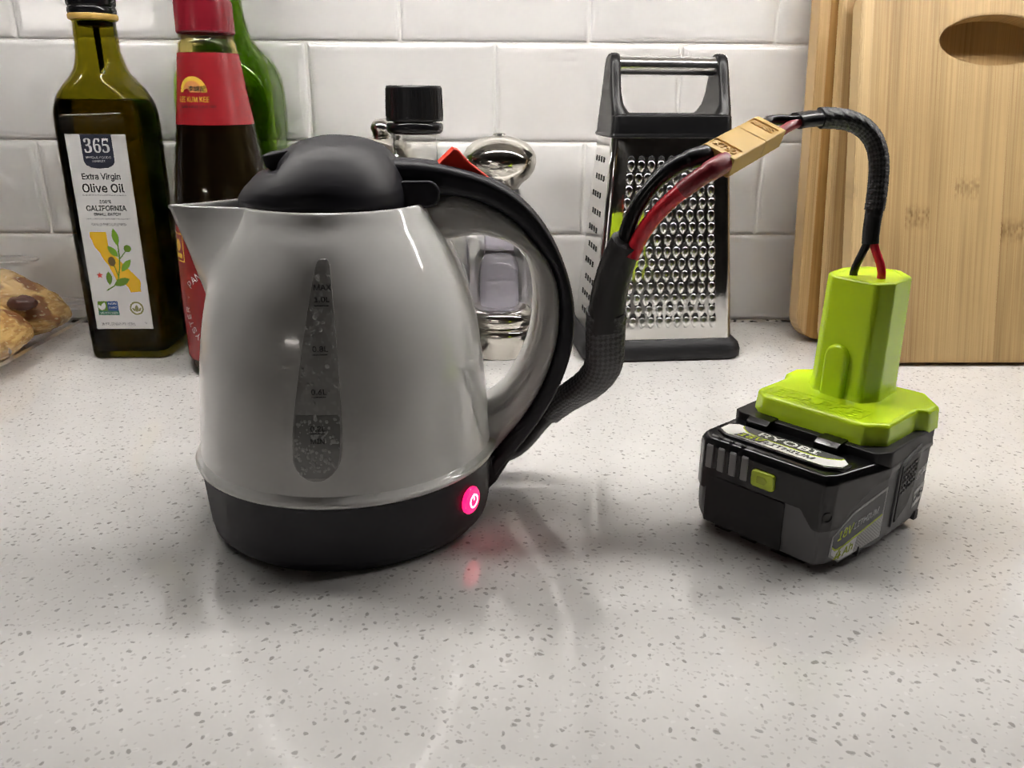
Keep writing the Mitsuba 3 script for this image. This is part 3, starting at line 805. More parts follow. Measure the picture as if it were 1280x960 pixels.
bi = prism(roundpoly([(-0.0407, 0.0345), (-0.0368, 0.0345), (-0.0354, 0.0362), (-0.0368, 0.0379), (-0.0407, 0.0379)], 0.0005), 0.0003)
add('battery_pack__test_button__mark', xf(xf(bi, frame((0, BY0 - 0.0015, 0), (1, 0, 0), (0, 0, 1))), BM_), 'lime_dark', False)
# screw hole at the corner, side mouldings
for a_, y_ in ((-0.55, 0),):
    o = A3(BX1 - 0.0095, BY0 + 0.0025, 0.0285)
    nn = A3(math.sin(math.pi / 4), -math.cos(math.pi / 4), 0)
    add('battery_pack__screw_hole', xf(xf(lathe([(0.0024, -0.001), (0.0024, 0.0006), (0.0019, 0.0006), (0.0019, -0.0005)], 20), frame(o, A3(0.515, 0.857, 0), (0, 0, 1))), BM_), 'hole_dark', 35)
SX = BX1 - 0.0006
SFL = frame((SX - 0.0080, BY0 + 0.0056, 0), (0.0080, 0.0340 - BY0 - 0.0056, 0), (0, 0, 1))   # the tapered front part
SF = frame((SX, 0, 0), (0, 1, 0), (0, 0, 1))          # the right side: x to the rear, y up, z outwards
side = lambda poly, h, base, m, lb=None, key='battery_pack__side_sticker': add(key, xf(xf(move(extrude(Polygon(poly), h), -0.0052 if poly[0][0] < 0.03 else 0, 0, base), SFL if poly[0][0] < 0.03 else SF), BM_), m, False, label=lb)
stick = [(0.0062, 0.0085), (0.0130, 0.0040), (0.0385, 0.0098), (0.0390, 0.0345), (0.0180, 0.0268), (0.0072, 0.0178)]
side(stick, 0.00025, 0, 'sticker_silver', 'side label')
side([(0.0076, 0.0130), (0.0096, 0.0112), (0.0140, 0.0118), (0.0378, 0.0215), (0.0380, 0.0330), (0.0184, 0.0258), (0.0076, 0.0174)], 0.0001, 0.00025, 'sticker_grey')
side([(0.0076, 0.0122), (0.0096, 0.0104), (0.0142, 0.0110), (0.0378, 0.0207), (0.0378, 0.0216), (0.0140, 0.0119), (0.0096, 0.0113), (0.0076, 0.0131)], 0.0001, 0.00026, 'lime_print')
side([(0.0076, 0.0090), (0.0130, 0.0048), (0.0215, 0.0066), (0.0230, 0.0142), (0.0142, 0.0107), (0.0096, 0.0101), (0.0076, 0.0120)], 0.0001, 0.00026, 'white_print')
side([(0.0220, 0.0068), (0.0376, 0.0104), (0.0377, 0.0202), (0.0234, 0.0144)], 0.0001, 0.00026, 'sticker_stripe')
sl = 0.30
def stext(s, h, w, x, y, z, m, b=True, slope=0.30, lb=None):
    t_ = text(s, h, w, 0.0001, b, 'l', 0.2)
    v = np.array(t_.vertices)
    v[:, 1] += v[:, 0] * slope
    add('battery_pack__side_lettering', xf(xf(move(tm(v, t_.faces), x - (0.0052 if x < 0.03 else 0), y, z), SFL if x < 0.03 else SF), BM_), m, False, label=lb)
stext('18V', 0.0040, 0.0085, 0.0108, 0.0172, 0.00036, 'lime_print', lb='lime lettering 18V on the side')
stext('LITHIUM', 0.0029, 0.0145, 0.0202, 0.0199, 0.00036, 'ink_white', False, lb='pale lettering LITHIUM on the side')
stext('4', 0.0050, 0.0042, 0.0098, 0.0078, 0.00037, 'lime_dark', lb='dark lime lettering 4Ah')
stext('Ah', 0.0036, 0.0062, 0.0148, 0.0086, 0.00037, 'lime_dark')
# vent latch behind the label
add('battery_pack__latch_frame', xf(xf(prism(roundpoly([(0.0425, 0.0105), (0.0560, 0.0165), (0.0615, 0.0250), (0.0640, 0.0470), (0.0432, 0.0425)], 0.0008), 0.0011, 0.0004), SF), BM_), 'battery_grey', 35)
lt = prism(roundpoly([(0.0440, 0.0130), (0.0550, 0.0180), (0.0600, 0.0255), (0.0622, 0.0455), (0.0445, 0.0412)], 0.0008), 0.0006, 0.0003, base=0.0010)
add('battery_pack__latch', xf(xf(lt, SF), BM_), 'battery_dark', 30, label='dark ribbed release latch on the side')
dots = []
for i in range(6):
    for j in range(6):
        x, y = 0.0462 + 0.0025 * i, 0.0278 + 0.0026 * j + 0.22 * 0.0025 * i
        if y < 0.0395 + 0.25 * (x - 0.0445):
            dots.append(move(tm(*(lambda q: (q.vertices * A3(0.0008, 0.0009, 0.0006), q.faces))(trimesh.creation.icosphere(subdivisions=1))), x, y, 0.0016))
add('battery_pack__latch__studs', xf(xf(cat(dots), SF), BM_), 'gloss_black', True, kind='stuff', label='small grip studs')
side([(0.0665, 0.0120), (0.0765, 0.0150), (0.0775, 0.0235), (0.0668, 0.0205)], 0.0002, 0, 'sticker_silver', key='battery_pack__side_sticker')
stext('ONE+', 0.0040, 0.0098, 0.0670, 0.0168, 0.00022, 'ink', True, 0.28, 'black lettering ONE+')
stext('RYOBI', 0.0036, 0.0100, 0.0668, 0.0290, 0.0001, 'ink_white', True, 0.28, 'pale lettering RYOBI on the side')
for y in (0.020, 0.072):
    add('battery_pack__side_notch', xf(boxm(SX - (0.0055 if y < 0.03 else 0.002), SX + (-0.0028 if y < 0.03 else 0.0004), y, y + 0.0035, 0.0040, 0.0085), BM_), 'hole_dark', False)
lab('battery_pack', 'dark grey and black power tool battery with four charge lamps under the lime green adapter', 'battery')

# adapter: plate with tower
pl = [(-0.0715 + .009, 0.0300), (-0.0125, 0.0300), (-0.0045, 0.0375), (-0.0040, 0.0660), (0.0000, 0.0690), (0.0004, 0.0800), (-0.0110, 0.0930), (-0.0625, 0.0930), (-0.0738, 0.0800), (-0.0735, 0.0690), (-0.0700, 0.0660), (-0.0700, 0.0375)]
pp = dense(roundpoly(pl, 0.0022, 5), 240)
cp = pp.mean(0)
ins2 = lambda d: pp + (cp - pp) / np.linalg.norm(cp - pp, axis=1, keepdims=True) * d
PT = 0.0610
pmesh = loft([at_z(ins2(-0.0004), 0.0500), at_z(ins2(0.0004), PT - 0.0022), at_z(ins2(0.0009), PT - 0.0010), at_z(ins2(0.0018), PT - 0.0003), at_z(ins2(0.0032), PT), at_z(ins2(0.010), PT)])
add('battery_adapter__plate', xf(pmesh, BM_), 'lime', 38)
tw = [(-0.0268, 0.0545), (-0.0505, 0.0575), (-0.0560, 0.0650), (-0.0570, 0.0810), (-0.0490, 0.0940), (-0.0330, 0.0955), (-0.0235, 0.0850), (-0.0222, 0.0640)]
tp = dense(roundpoly(tw, 0.0034, 6), 200)
ct_ = tp.mean(0)
sc = lambda k: ct_ + (tp - ct_) * k
ins3 = lambda q, d: q + (ct_ - q) / np.linalg.norm(ct_ - q, axis=1, keepdims=True) * d
TT = 0.1172
tower = loft([at_z(sc(1.10), PT - 0.0008), at_z(sc(1.045), PT + 0.0010), at_z(sc(1.03), PT + 0.0030), at_z(sc(0.97), TT - 0.0012), at_z(ins3(sc(0.97), 0.0005), TT - 0.0004), at_z(ins3(sc(0.97), 0.0014), TT), at_z(ins3(sc(0.97), 0.004), TT), at_z(ins3(sc(0.97), 0.0042), TT - 0.0003), at_z(sc(0.3), TT - 0.0003)])
add('battery_adapter__tower', xf(tower, BM_), 'lime', 35)
rib = hull(np.vstack([ball((-0.0407 + dx, y - dx * 0.18, z), 0.0020) for y in (0.0552, 0.0590) for dx, z in [(-0.0042, 0.0600), (0.0042, 0.0600)] + [(0.0042 * math.cos(q), 0.0800 + 0.0042 * math.sin(q)) for q in np.linspace(0, math.pi, 9)]]))
add('battery_adapter__tower__rib', xf(rib, BM_), 'lime', 40)
fr_ = Polygon(roundpoly([(-0.0655, 0.0345), (-0.0165, 0.0345), (-0.0165, 0.0470), (-0.0655, 0.0470)], 0.001)).difference(Polygon(roundpoly([(-0.0648, 0.0352), (-0.0172, 0.0352), (-0.0172, 0.0463), (-0.0648, 0.0463)], 0.001)))
add('battery_adapter__plate__lettering', xf(cat([move(extrude(fr_, 0.0003), 0, 0, PT - 0.0001), move(text('ECARKE', 0.0070, 0.0420, 0.0004, True), -0.041, 0.0407, PT - 0.0001)]), BM_), 'lime', False, label='raised lettering ECARKE in a frame')
for x in (-0.0585, -0.0240):
    cl = hull(np.vstack([ball((x + i * 0.0052, y, z), 0.0005, 1) for i in (-1, 1) for y, z in ((0.0205, 0.0472), (0.0205, 0.0500), (0.0230, 0.0515), (0.0310, 0.0515), (0.0310, 0.0472))]))
    add('battery_adapter__clip', xf(cl, BM_), 'gloss_black', 35, label='black plastic clip')
lab('battery_adapter', 'lime green plastic adapter with an upright tower sitting on the battery', 'adapter')

# ================================================================== olive oil bottle (square)
def square_bottle(ax_, ay_, rc, prof, inset=0.0):
    """rings (z, half width factor 0..1, neck radius): blends a rounded square into a round neck"""
    rings = []
    for z, k, rn in prof:
        a, b = ax_ * k + rn * (1 - k) - inset, ay_ * k + rn * (1 - k) - inset
        r = min(max(rc * k + min(a, b) * (1 - k), 0.002), min(a, b) * 0.999)
        rings.append(at_z(rrect(a, b, r, 10), z))
    return rings


OX, OY, OA, OB = -0.2832, 0.6415, 0.0298, 0.0270
OPROF = [(0.0008, 0.93, 0.016), (0.0018, 0.975, 0.016), (0.004, 1.0, 0.016), (0.060, 1.0, 0.016), (0.120, 1.0, 0.016), (0.172, 1.0, 0.016), (0.1800, 0.985, 0.016), (0.1870, 0.93, 0.016), (0.1935, 0.81, 0.016), (0.1985, 0.66, 0.0163), (0.2025, 0.48, 0.0164), (0.2065, 0.30, 0.0162), (0.2105, 0.16, 0.0160), (0.2160, 0.06, 0.0155), (0.2240, 0.0, 0.0150), (0.2440, 0.0, 0.0142)]
def interp_prof(prof, zs):
    p = np.array(prof)
    return [(z, float(np.interp(z, p[:, 0], p[:, 1])), float(np.interp(z, p[:, 0], p[:, 2]))) for z in zs]
OI = move
add('olive_oil_bottle__glass', move(loft(square_bottle(OA, OB, 0.0075, OPROF)), OX, OY, 0), 'olive_glass', 45, label='dark olive green glass')
oil = interp_prof(OPROF, np.r_[0.0055, np.linspace(0.008, 0.160, 12), np.linspace(0.166, 0.1905, 8)])
add('olive_oil_bottle__oil', move(loft(square_bottle(OA, OB, 0.0065, oil, 0.0025)), OX, OY, 0), 'olive_oil', 45, label='oil filled to the shoulder')
void = interp_prof(OPROF, np.linspace(0.1912, 0.2435, 16))
add('olive_oil_bottle__air', move(loft(square_bottle(OA, OB, 0.0065, void, 0.0025)), OX, OY, 0), 'air_void', 45)
add('olive_oil_bottle__pourer', move(lathe([(0.0, 0.2085), (0.0018, 0.2085), (0.0021, 0.2390), (0.0112, 0.2400), (0.0116, 0.2430), (0.0, 0.2432)], 24), OX + 0.001, OY, 0), 'black_plastic', 40)
add('olive_oil_bottle__ring', move(lathe([(0.0140, 0.2442), (0.0160, 0.2442), (0.0166, 0.2452), (0.0166, 0.2472), (0.0160, 0.2482), (0.0140, 0.2482)], 48), OX, OY, 0), 'gold_ring', 40, label='golden tamper ring')
add('olive_oil_bottle__cap', move(lathe([(0.0100, 0.2484), (0.0158, 0.2484), (0.0163, 0.2495), (0.0159, 0.2520), (0.0152, 0.2528), (0.0163, 0.2545), (0.0166, 0.2760), (0.0155, 0.2790), (0.0, 0.2792)], 56), OX, OY, 0), 'gloss_black', 35, label='black screw cap')
LYF = OY - OB
LBL = M((1, 0, 0, -0.2822), (0, 0, -1, LYF - 0.0005), (0, 1, 0, 0.0), (0, 0, 0, 1))   # label frame: x right, y up, z to the viewer
tilt = 0.0085 / 0.145
LB = LBL
def flat(key, shape, z, m, lb=None, h=0.0001):
    add('olive_oil_bottle__label' + key, xf(move(extrude(shape, h), 0, 0, z), LB), m, False, label=lb)
def otext(s, h, w, x, y, m='ink', b=False, z=0.00022):
    return xf(move(text(s, h, w, 0.0001, b), x, y, z), LB)
# label plate bends a little: bottle face is wider at the shoulder, so the sheet stands upright in front of it
flat('', sbox(-0.0214, 0.0242, 0.0214, 0.1678), 0.0, 'paper', 'white paper label', 0.0002)
flat('__crest', unary_union([sbox(-0.0108, 0.1490, 0.0112, 0.1677), Polygon([(-0.0108, 0.1491), (0.0112, 0.1491), (0.0098, 0.1464), (0.0060, 0.1446), (0.0002, 0.1440), (-0.0056, 0.1446), (-0.0094, 0.1464)])]), 0.0002, 'ink_navy')
GLYPHS = {"cjk":[[[[163,55],[163,60],[190,60],[190,31],[185,31],[185,34],[169,34],[169,11],[170,10],[187,10],[190,21],[193,19],[193,11],[190,6],[171,5],[165,7],[164,39],[185,39],[185,54]]],[[[135,54],[147,54],[143,61],[144,64],[147,64],[151,58],[150,54],[160,54],[160,50],[135,50]]],[[[137,32],[137,36],[158,36],[158,32]]],[[[137,5],[137,27],[157,27],[157,8],[142,8],[142,5]],[[142,12],[153,12],[153,23],[142,23]]],[[[138,41],[138,45],[157,45],[157,41]]],[[[98,9],[98,31],[110,32],[110,36],[99,36],[99,58],[109,58],[110,64],[114,64],[114,58],[127,58],[127,36],[115,36],[115,32],[128,31],[128,11],[126,9],[119,10],[118,13],[124,13],[124,27],[115,27],[115,4],[110,4],[110,27],[102,27],[102,9]],[[103,40],[122,40],[122,45],[103,45]],[[103,50],[122,49],[122,54],[103,54]]],[[[72,43],[70,48],[78,55],[83,64],[87,63],[86,60],[96,53],[94,49],[94,44],[86,44],[86,37],[95,37],[95,33],[86,33],[86,14],[96,15],[95,10],[72,6],[71,11],[81,12],[82,14],[82,33],[72,33],[72,37],[82,37],[82,44],[74,44]],[[85,56],[78,48],[93,48]]],[[[89,17],[91,30],[95,29],[92,17]]],[[[73,25],[74,29],[77,28],[79,20],[78,16],[75,16],[75,22]]],[[[7,39],[19,44],[26,51],[8,52],[8,56],[33,56],[33,64],[38,64],[38,57],[39,56],[64,56],[64,52],[45,52],[57,42],[65,40],[63,35],[53,39],[39,50],[38,38],[33,38],[33,50],[25,43],[14,36],[9,35]]],[[[8,20],[8,24],[33,24],[34,28],[37,28],[41,31],[19,32],[19,36],[52,36],[53,35],[52,32],[39,26],[39,24],[65,24],[65,20],[39,20],[38,19],[38,7],[36,5],[24,5],[23,7],[23,9],[33,9],[33,20]]]],"d365":[[[[79,15],[83,17],[86,10],[93,9],[98,13],[98,17],[99,17],[98,24],[96,27],[94,28],[82,27],[80,28],[82,51],[106,51],[106,39],[103,39],[101,44],[86,44],[86,38],[85,38],[85,32],[97,33],[104,30],[107,27],[108,25],[108,14],[106,10],[98,5],[84,5],[79,9]]],[[[43,19],[43,34],[44,34],[45,41],[48,44],[48,46],[55,51],[68,51],[70,50],[72,48],[72,42],[70,40],[65,39],[64,46],[63,47],[57,47],[53,41],[53,36],[52,36],[52,31],[56,33],[65,33],[72,28],[74,19],[73,19],[73,13],[70,10],[70,8],[68,8],[65,5],[53,5],[50,8],[48,8]],[[53,18],[53,14],[57,9],[60,9],[63,11],[64,13],[64,25],[61,29],[56,29],[52,26],[52,18]]],[[[6,10],[6,15],[8,17],[11,17],[12,12],[17,9],[24,10],[27,16],[27,21],[23,26],[21,27],[13,27],[13,31],[20,31],[25,35],[25,45],[23,47],[17,47],[15,44],[15,38],[10,38],[6,42],[7,47],[13,51],[28,51],[32,49],[35,45],[35,37],[31,32],[27,31],[27,29],[32,28],[36,24],[37,15],[35,10],[27,5],[12,5],[8,7]]]]}
def glyph(key, h, w):
    g = unary_union([Polygon(p[0], p[1:]).buffer(0) for p in GLYPHS[key]])
    x0, y0, x1, y1 = g.bounds
    m = extrude(g, 1.0)
    v = np.array(m.vertices)
    return tm(np.stack([(v[:, 0] - (x0 + x1) / 2) * w / (x1 - x0), (v[:, 1] - (y0 + y1) / 2) * h / (y1 - y0), v[:, 2] * 0.0001], 1), m.faces)
add('olive_oil_bottle__label__crest_lettering', cat([xf(move(glyph('d365', 0.0100, 0.0178), 0, 0.1600, 0.0003), LB), otext('WHOLE FOODS', 0.0016, 0.0180, 0, 0.1518, z=0.0003), otext('MARKET', 0.0016, 0.0095, 0, 0.1492, z=0.0003)]), 'ink_white', False, label='white lettering 365 WHOLE FOODS MARKET')
add('olive_oil_bottle__label__lettering', cat([otext('Extra Virgin', 0.0042, 0.0275, -0.0002, 0.1385, b=True), otext('Olive Oil', 0.0058, 0.0300, 0, 0.1302, b=True), otext('100%', 0.0024, 0.0082, 0, 0.1205, b=True),
    otext('CALIFORNIA', 0.0036, 0.0290, 0, 0.1158, b=True), otext('SMALL BATCH', 0.0020, 0.0195, 0, 0.1115, b=True)]), 'ink', False, label='black lettering Extra Virgin Olive Oil 100% CALIFORNIA SMALL BATCH')
add('olive_oil_bottle__label__small_print', cat([otext('COLD PROCESSED', 0.0019, 0.0250, 0, 0.1040), otext('16.9 FL OZ (1.05 PT) 500mL', 0.0022, 0.0255, -0.0045, 0.0283), otext('U', 0.0016, 0.0012, 0.0165, 0.0290)] +
    [xf(boxm(-0.0158, 0.0158, y, y + 0.0003, 0.0002, 0.0003), LB) for y in (0.1250, 0.1078)]), 'ink_grey', False, label='grey small print COLD PROCESSED and 16.9 FL OZ (1.05 PT) 500mL')
flat('__map', Polygon([(-0.0150, 0.0985), (-0.0030, 0.0985), (-0.0030, 0.0850), (0.0165, 0.0625), (0.0170, 0.0600), (0.0160, 0.0560), (0.0162, 0.0535), (0.0085, 0.0528), (0.0070, 0.0570), (0.0042, 0.0600), (-0.0010, 0.0625), (-0.0030, 0.0680), (-0.0050, 0.0735), (-0.0075, 0.0770), (-0.0100, 0.0830), (-0.0135, 0.0880), (-0.0142, 0.0920), (-0.0155, 0.0950)]), 0.0002, 'california', 'golden map shape')
def leaf(x, y, a, L, w):
    t = np.linspace(0, 1, 9)
    up = np.stack([t * L, w * np.sin(np.pi * t) ** 0.8], 1)
    p = np.vstack([up, (up * (1, -1))[::-1][1:-1]])
    c, s = math.cos(a), math.sin(a)
    return Polygon(p @ np.array([[c, s], [-s, c]]) + (x, y))
flat('__leaf', unary_union([leaf(0.0040, 0.0882, 1.70, 0.0130, 0.0024), leaf(0.0030, 0.0800, 2.25, 0.0105, 0.0024), leaf(0.0040, 0.0690, 0.85, 0.0120, 0.0024)]), 0.0003, 'leaf_print', 'green leaves of the printed olive branch')
flat('__leaf', unary_union([leaf(-0.0030, 0.0585, 0.38, 0.0130, 0.0028), leaf(-0.0062, 0.0585, 1.55, 0.0105, 0.0022), Point(0.0108, 0.0862).buffer(0.0027)]), 0.0003, 'leaf_print_dark')
stem = np.array([(-0.0090, 0.0545), (-0.0030, 0.0580), (0.0010, 0.0640), (0.0030, 0.0720), (0.0040, 0.0800), (0.0042, 0.0890)])
from shapely.geometry import LineString
flat('__stem', unary_union([LineString(stem).buffer(0.0004), LineString([(0.0038, 0.0780), (0.0090, 0.0840)]).buffer(0.0003), LineString([(0.0012, 0.0650), (-0.0010, 0.0740)]).buffer(0.0003)]), 0.00035, 'leaf_print_dark')
flat('__olive', Polygon(np.array([(0.0027 * math.cos(t), 0.0036 * math.sin(t)) for t in np.linspace(0, 6.28, 20)]) + (-0.0022, 0.0765)), 0.0004, 'olive_print')
star = Polygon([((0.0026 if k % 2 == 0 else 0.0011) * math.sin(k * math.pi / 5) - 0.0128, (0.0026 if k % 2 == 0 else 0.0011) * math.cos(k * math.pi / 5) + 0.0660) for k in range(10)])
flat('__star', star, 0.0002, 'star_print', 'small red star')
flat('__seal', sbox(-0.0180, 0.0385, -0.0108, 0.0460), 0.0002, 'leaf_print_dark')
flat('__seal', sbox(-0.0108, 0.0385, -0.0028, 0.0460), 0.0002, 'seal_blue')
flat('__seal', sbox(-0.0182, 0.0352, -0.0026, 0.0386), 0.00025, 'seal_green', 'small blue and green seal')
add('olive_oil_bottle__label__seal_lettering', cat([otext('NON', 0.0017, 0.0062, -0.0068, 0.0442, z=0.00035), otext('GMO', 0.0017, 0.0062, -0.0068, 0.0412, z=0.00035), otext('VERIFIED', 0.0016, 0.0135, -0.0104, 0.0369, z=0.00038),
    xf(move(extrude(unary_union([leaf(-0.0150, 0.0390, 1.2, 0.0066, 0.0016), leaf(-0.0150, 0.0390, 2.1, 0.0050, 0.0012)]), 0.0001), 0, 0, 0.0003), LB)]), 'ink_white', False)
flat('__ring_seal', unary_union([Point(0.0110, 0.0405).buffer(0.0052).difference(Point(0.0110, 0.0405).buffer(0.0040)), leaf(0.0110, 0.0375, 1.57, 0.0056, 0.0014), leaf(0.0098, 0.0380, 2.2, 0.0036, 0.0008), leaf(0.0122, 0.0380, 0.94, 0.0036, 0.0008)]), 0.0002, 'seal_olive', 'round olive seal')
lab('olive_oil_bottle', 'tall square dark olive oil bottle with a white label beside the clear pastry box', 'bottle')

# ================================================================== green bottle behind the sauce
GX, GY, GA, GB = -0.2015, 0.6760, 0.0372, 0.0335
GPROF = [(0.0010, 0.94, 0.017), (0.004, 1.0, 0.017), (0.060, 1.0, 0.017), (0.180, 1.0, 0.017), (0.1950, 0.99, 0.017), (0.2050, 0.95, 0.017), (0.2125, 0.86, 0.0170), (0.2185, 0.73, 0.0170), (0.2235, 0.56, 0.0170), (0.2275, 0.39, 0.0168), (0.2320, 0.23, 0.0163), (0.2380, 0.11, 0.0158), (0.2470, 0.03, 0.0150), (0.2600, 0.0, 0.0142), (0.2950, 0.0, 0.0138)]
outer_ = loft(square_bottle(GA, GB, 0.016, GPROF))
gi = interp_prof(GPROF, np.r_[0.006, np.linspace(0.01, 0.17, 10), np.linspace(0.18, 0.29, 22)])
inner_ = flip(loft(square_bottle(GA, GB, 0.014, gi, 0.0022)))
add('green_bottle__glass', move(cat([outer_, inner_]), GX, GY, 0), 'green_glass', 45, label='bright green glass')
add('green_bottle__cap', move(lathe([(0.0, 0.2952), (0.0150, 0.2952), (0.0152, 0.3120), (0.0, 0.3125)], 40), GX, GY, 0), 'black_plastic', 35)
lab('green_bottle', 'bright green glass bottle standing behind the red-capped sauce bottle', 'bottle')

# ================================================================== sauce bottle
SXC, SYC = -0.1915, 0.60
SPROF = [(0.0008, 0.0330), (0.003, 0.0360), (0.050, 0.0362), (0.085, 0.0352), (0.105, 0.0343), (0.125, 0.0326), (0.1400, 0.0308), (0.1565, 0.0284), (0.1755, 0.0256), (0.1993, 0.0222), (0.2150, 0.0203), (0.2235, 0.0192), (0.2270, 0.0188), (0.2285, 0.0178), (0.2300, 0.0170), (0.2312, 0.0178), (0.2330, 0.0180), (0.2340, 0.0165), (0.2440, 0.0163)]
sp = PchipInterpolator(*np.array(SPROF).T)
add('sauce_bottle__glass', lathe([(r, z) for z, r in SPROF], 72, (SXC, SYC)), 'sauce_glass', 40, label='clear glass with a narrow neck')
zz = np.r_[0.0035, np.linspace(0.006, 0.2080, 40)]
add('sauce_bottle__sauce', lathe([(float(sp(z)) - (0.0016 if z > 0.005 else 0.004), z) for z in zz], 72, (SXC, SYC)), 'sauce', 40, label='dark brown sauce')
vv = np.linspace(0.2086, 0.2432, 16)
add('sauce_bottle__air', lathe([(float(sp(z)) - 0.0018, z) for z in vv], 72, (SXC, SYC)), 'air_void', 40)
add('sauce_bottle__cap', lathe([(0.0150, 0.2332), (0.0184, 0.2332), (0.0190, 0.2342), (0.0188, 0.2362), (0.0186, 0.2520), (0.0178, 0.2540), (0.0, 0.2545)], 96, (SXC, SYC)), 'cap_red', 35, label='dark red metal cap')
def cone_at(x, z, off):
    """label coordinates (arc x to the right seen from the camera, height z) on the bottle wall"""
    r = sp(z)
    a = -math.pi / 2 + SA + x / r
    return np.stack([SXC + (r + off) * np.cos(a), SYC + (r + off) * np.sin(a), z], -1)
SA = math.radians(-17)
def cone_sheet(z0, z1, a0, a1, off, nu=60, nz=10):
    zs = np.linspace(z0, z1, nz)
    us = np.linspace(a0, a1, nu)
    v, uv = [], []
    for z in zs:
        v.append(cone_at(us * sp(z), np.full(nu, z), off))
        uv.append(np.stack([us / (2 * math.pi), np.full(nu, (z - z0) / (z1 - z0))], 1))
    f = []
    for i in range(nz - 1):
        for j in range(nu - 1):
            a, b, c, e = i * nu + j, i * nu + j + 1, (i + 1) * nu + j + 1, (i + 1) * nu + j
            f += [[a, b, c], [a, c, e]]
    return tm(np.vstack(v), f), np.vstack(uv)
m_, u_ = cone_sheet(0.1756, 0.2210, -3.1, 3.1, 0.0003, 90, 10)
add('sauce_bottle__neck_label', m_, 'label_red', True, uv=u_, label='red patterned neck label')
m_, u_ = cone_sheet(0.0120, 0.1080, -2.2, 2.2, 0.0003, 80, 12)
add('sauce_bottle__front_label', m_, 'label_crimson', True, uv=u_, label='crimson front label')
def on_cone(mesh, x, z, off):
    for _ in range(2):
        e = mesh.vertices[mesh.edges_unique]
        if np.linalg.norm(e[:, 0] - e[:, 1], axis=1).max() > 0.004:
            mesh = trimesh.Trimesh(*trimesh.remesh.subdivide_to_size(mesh.vertices, mesh.faces, 0.004), process=False)
    v = np.asarray(mesh.vertices)
    return tm(cone_at(v[:, 0] + x, v[:, 1] + z, off + v[:, 2]), mesh.faces)
sun = Point(0, 0).buffer(0.0100, quad_segs=16).intersection(sbox(-0.02, 0, 0.02, 0.02)).difference(Point(-0.0045, -0.001).buffer(0.0032))
add('sauce_bottle__neck_label__sun', on_cone(extrude(sun, 0.0001), 0.0005, 0.1962, 0.0004), 'gold_print', False, label='golden half sun emblem')
add('sauce_bottle__neck_label__sun_core', on_cone(extrude(Point(0, 0).buffer(0.0072, quad_segs=12).intersection(sbox(-0.02, 0, 0.02, 0.02)).difference(Point(-0.0045, -0.001).buffer(0.0034)), 0.0001), 0.0002, 0.1962, 0.0005), 'orange_print', False)
add('sauce_bottle__neck_label__emblem_lettering', on_cone(glyph('cjk', 0.0036, 0.0115), 0.0040, 0.1985, 0.0007), 'ink', False, label='black characters on the sun emblem')
add('sauce_bottle__neck_label__lettering', on_cone(text('LEE KUM KEE', 0.0034, 0.0225, 0.0001, False), 0.0005, 0.1918, 0.0004), 'gold_print', False, label='gold lettering LEE KUM KEE')
add('sauce_bottle__neck_label__small_print', on_cone(text('SAUCE & MORE SINCE 1888', 0.0016, 0.0250, 0.0001, False), 0.0035, 0.1872, 0.0004), 'ink', False)
add('sauce_bottle__front_label__stamp', on_cone(extrude(sbox(-0.0085, -0.010, 0.0085, 0.010).difference(sbox(-0.0076, -0.0091, 0.0076, 0.0091)).union(Point(0, 0.0015).buffer(0.0042)).union(sbox(-0.0055, -0.0075, 0.0055, -0.0042)), 0.0001), -0.0235, 0.0935, 0.0004), 'gold_print', False, label='small gold stamp')
arc = []
word = 'OYSTER * PANDA BRAND'
for k, ch in enumerate(word):
    if ch == ' ': continue
    a = math.radians(238 - 11.0 * k)
    t_ = text(ch if ch != '*' else '.', 0.0052, None, 0.0001, False)
    rr = 0.0270
    arc.append(move(xf(t_, frame((0, 0, 0), (math.sin(a), -math.cos(a), 0), (math.cos(a), math.sin(a), 0))), rr * math.cos(a), rr * math.sin(a)))
add('sauce_bottle__front_label__lettering', on_cone(cat(arc), 0.0090, 0.0510, 0.0004), 'ink_white', False, label='white lettering OYSTER PANDA in an arc')
lab('sauce_bottle', 'red-capped sauce bottle with a red neck label behind the kettle spout', 'bottle')

# ================================================================== grinders
GXC, GYC = -0.0535, 0.600
add('spice_grinder__cap', lathe([(0.0, 0.1782), (0.0193, 0.1782), (0.0197, 0.1792), (0.0197, 0.1800), (0.0190, 0.2003), (0.0183, 0.2014), (0.0, 0.2016)], 72, (GXC, GYC)), 'black_plastic', 30, label='black ribbed grinding cap')
for k in range(36):
    a = 2 * math.pi * k / 36
    rr = hull(np.vstack([ball((GXC + (r - 0.0001) * math.cos(a), GYC + (r - 0.0001) * math.sin(a), z), 0.0005, 1) for r, z in ((0.0196, 0.1815), (0.0190, 0.1995))]))
    add('spice_grinder__cap__rib', rr, 'black_plastic', 40)
add('spice_grinder__collar', lathe([(0.0, 0.1700), (0.0176, 0.1700), (0.0192, 0.1712), (0.0198, 0.1730), (0.0196, 0.1758), (0.0187, 0.1770), (0.0150, 0.1772), (0.0150, 0.1785), (0.0, 0.1785)], 72, (GXC, GYC)), 'gloss_black', 40, label='black collar')
gj = [(0.0330, 0.0010), (0.0370, 0.0035), (0.0372, 0.0950), (0.0350, 0.1120), (0.0300, 0.1260), (0.0215, 0.1360), (0.0172, 0.1440), (0.0166, 0.1695)]
gjp = PchipInterpolator([z for r, z in gj], [r for r, z in gj])
zz = np.linspace(0.005, 0.1692, 40)
add('spice_grinder__jar', cat([lathe([(float(gjp(z)), z) for z in np.r_[0.0010, 0.0022, np.linspace(0.0035, 0.1695, 46)]], 72, (GXC, GYC)), flip(lathe([(float(gjp(z)) - 0.0020, z) for z in zz], 72, (GXC, GYC)))]), 'clear_glass', 40, label='clear glass jar')
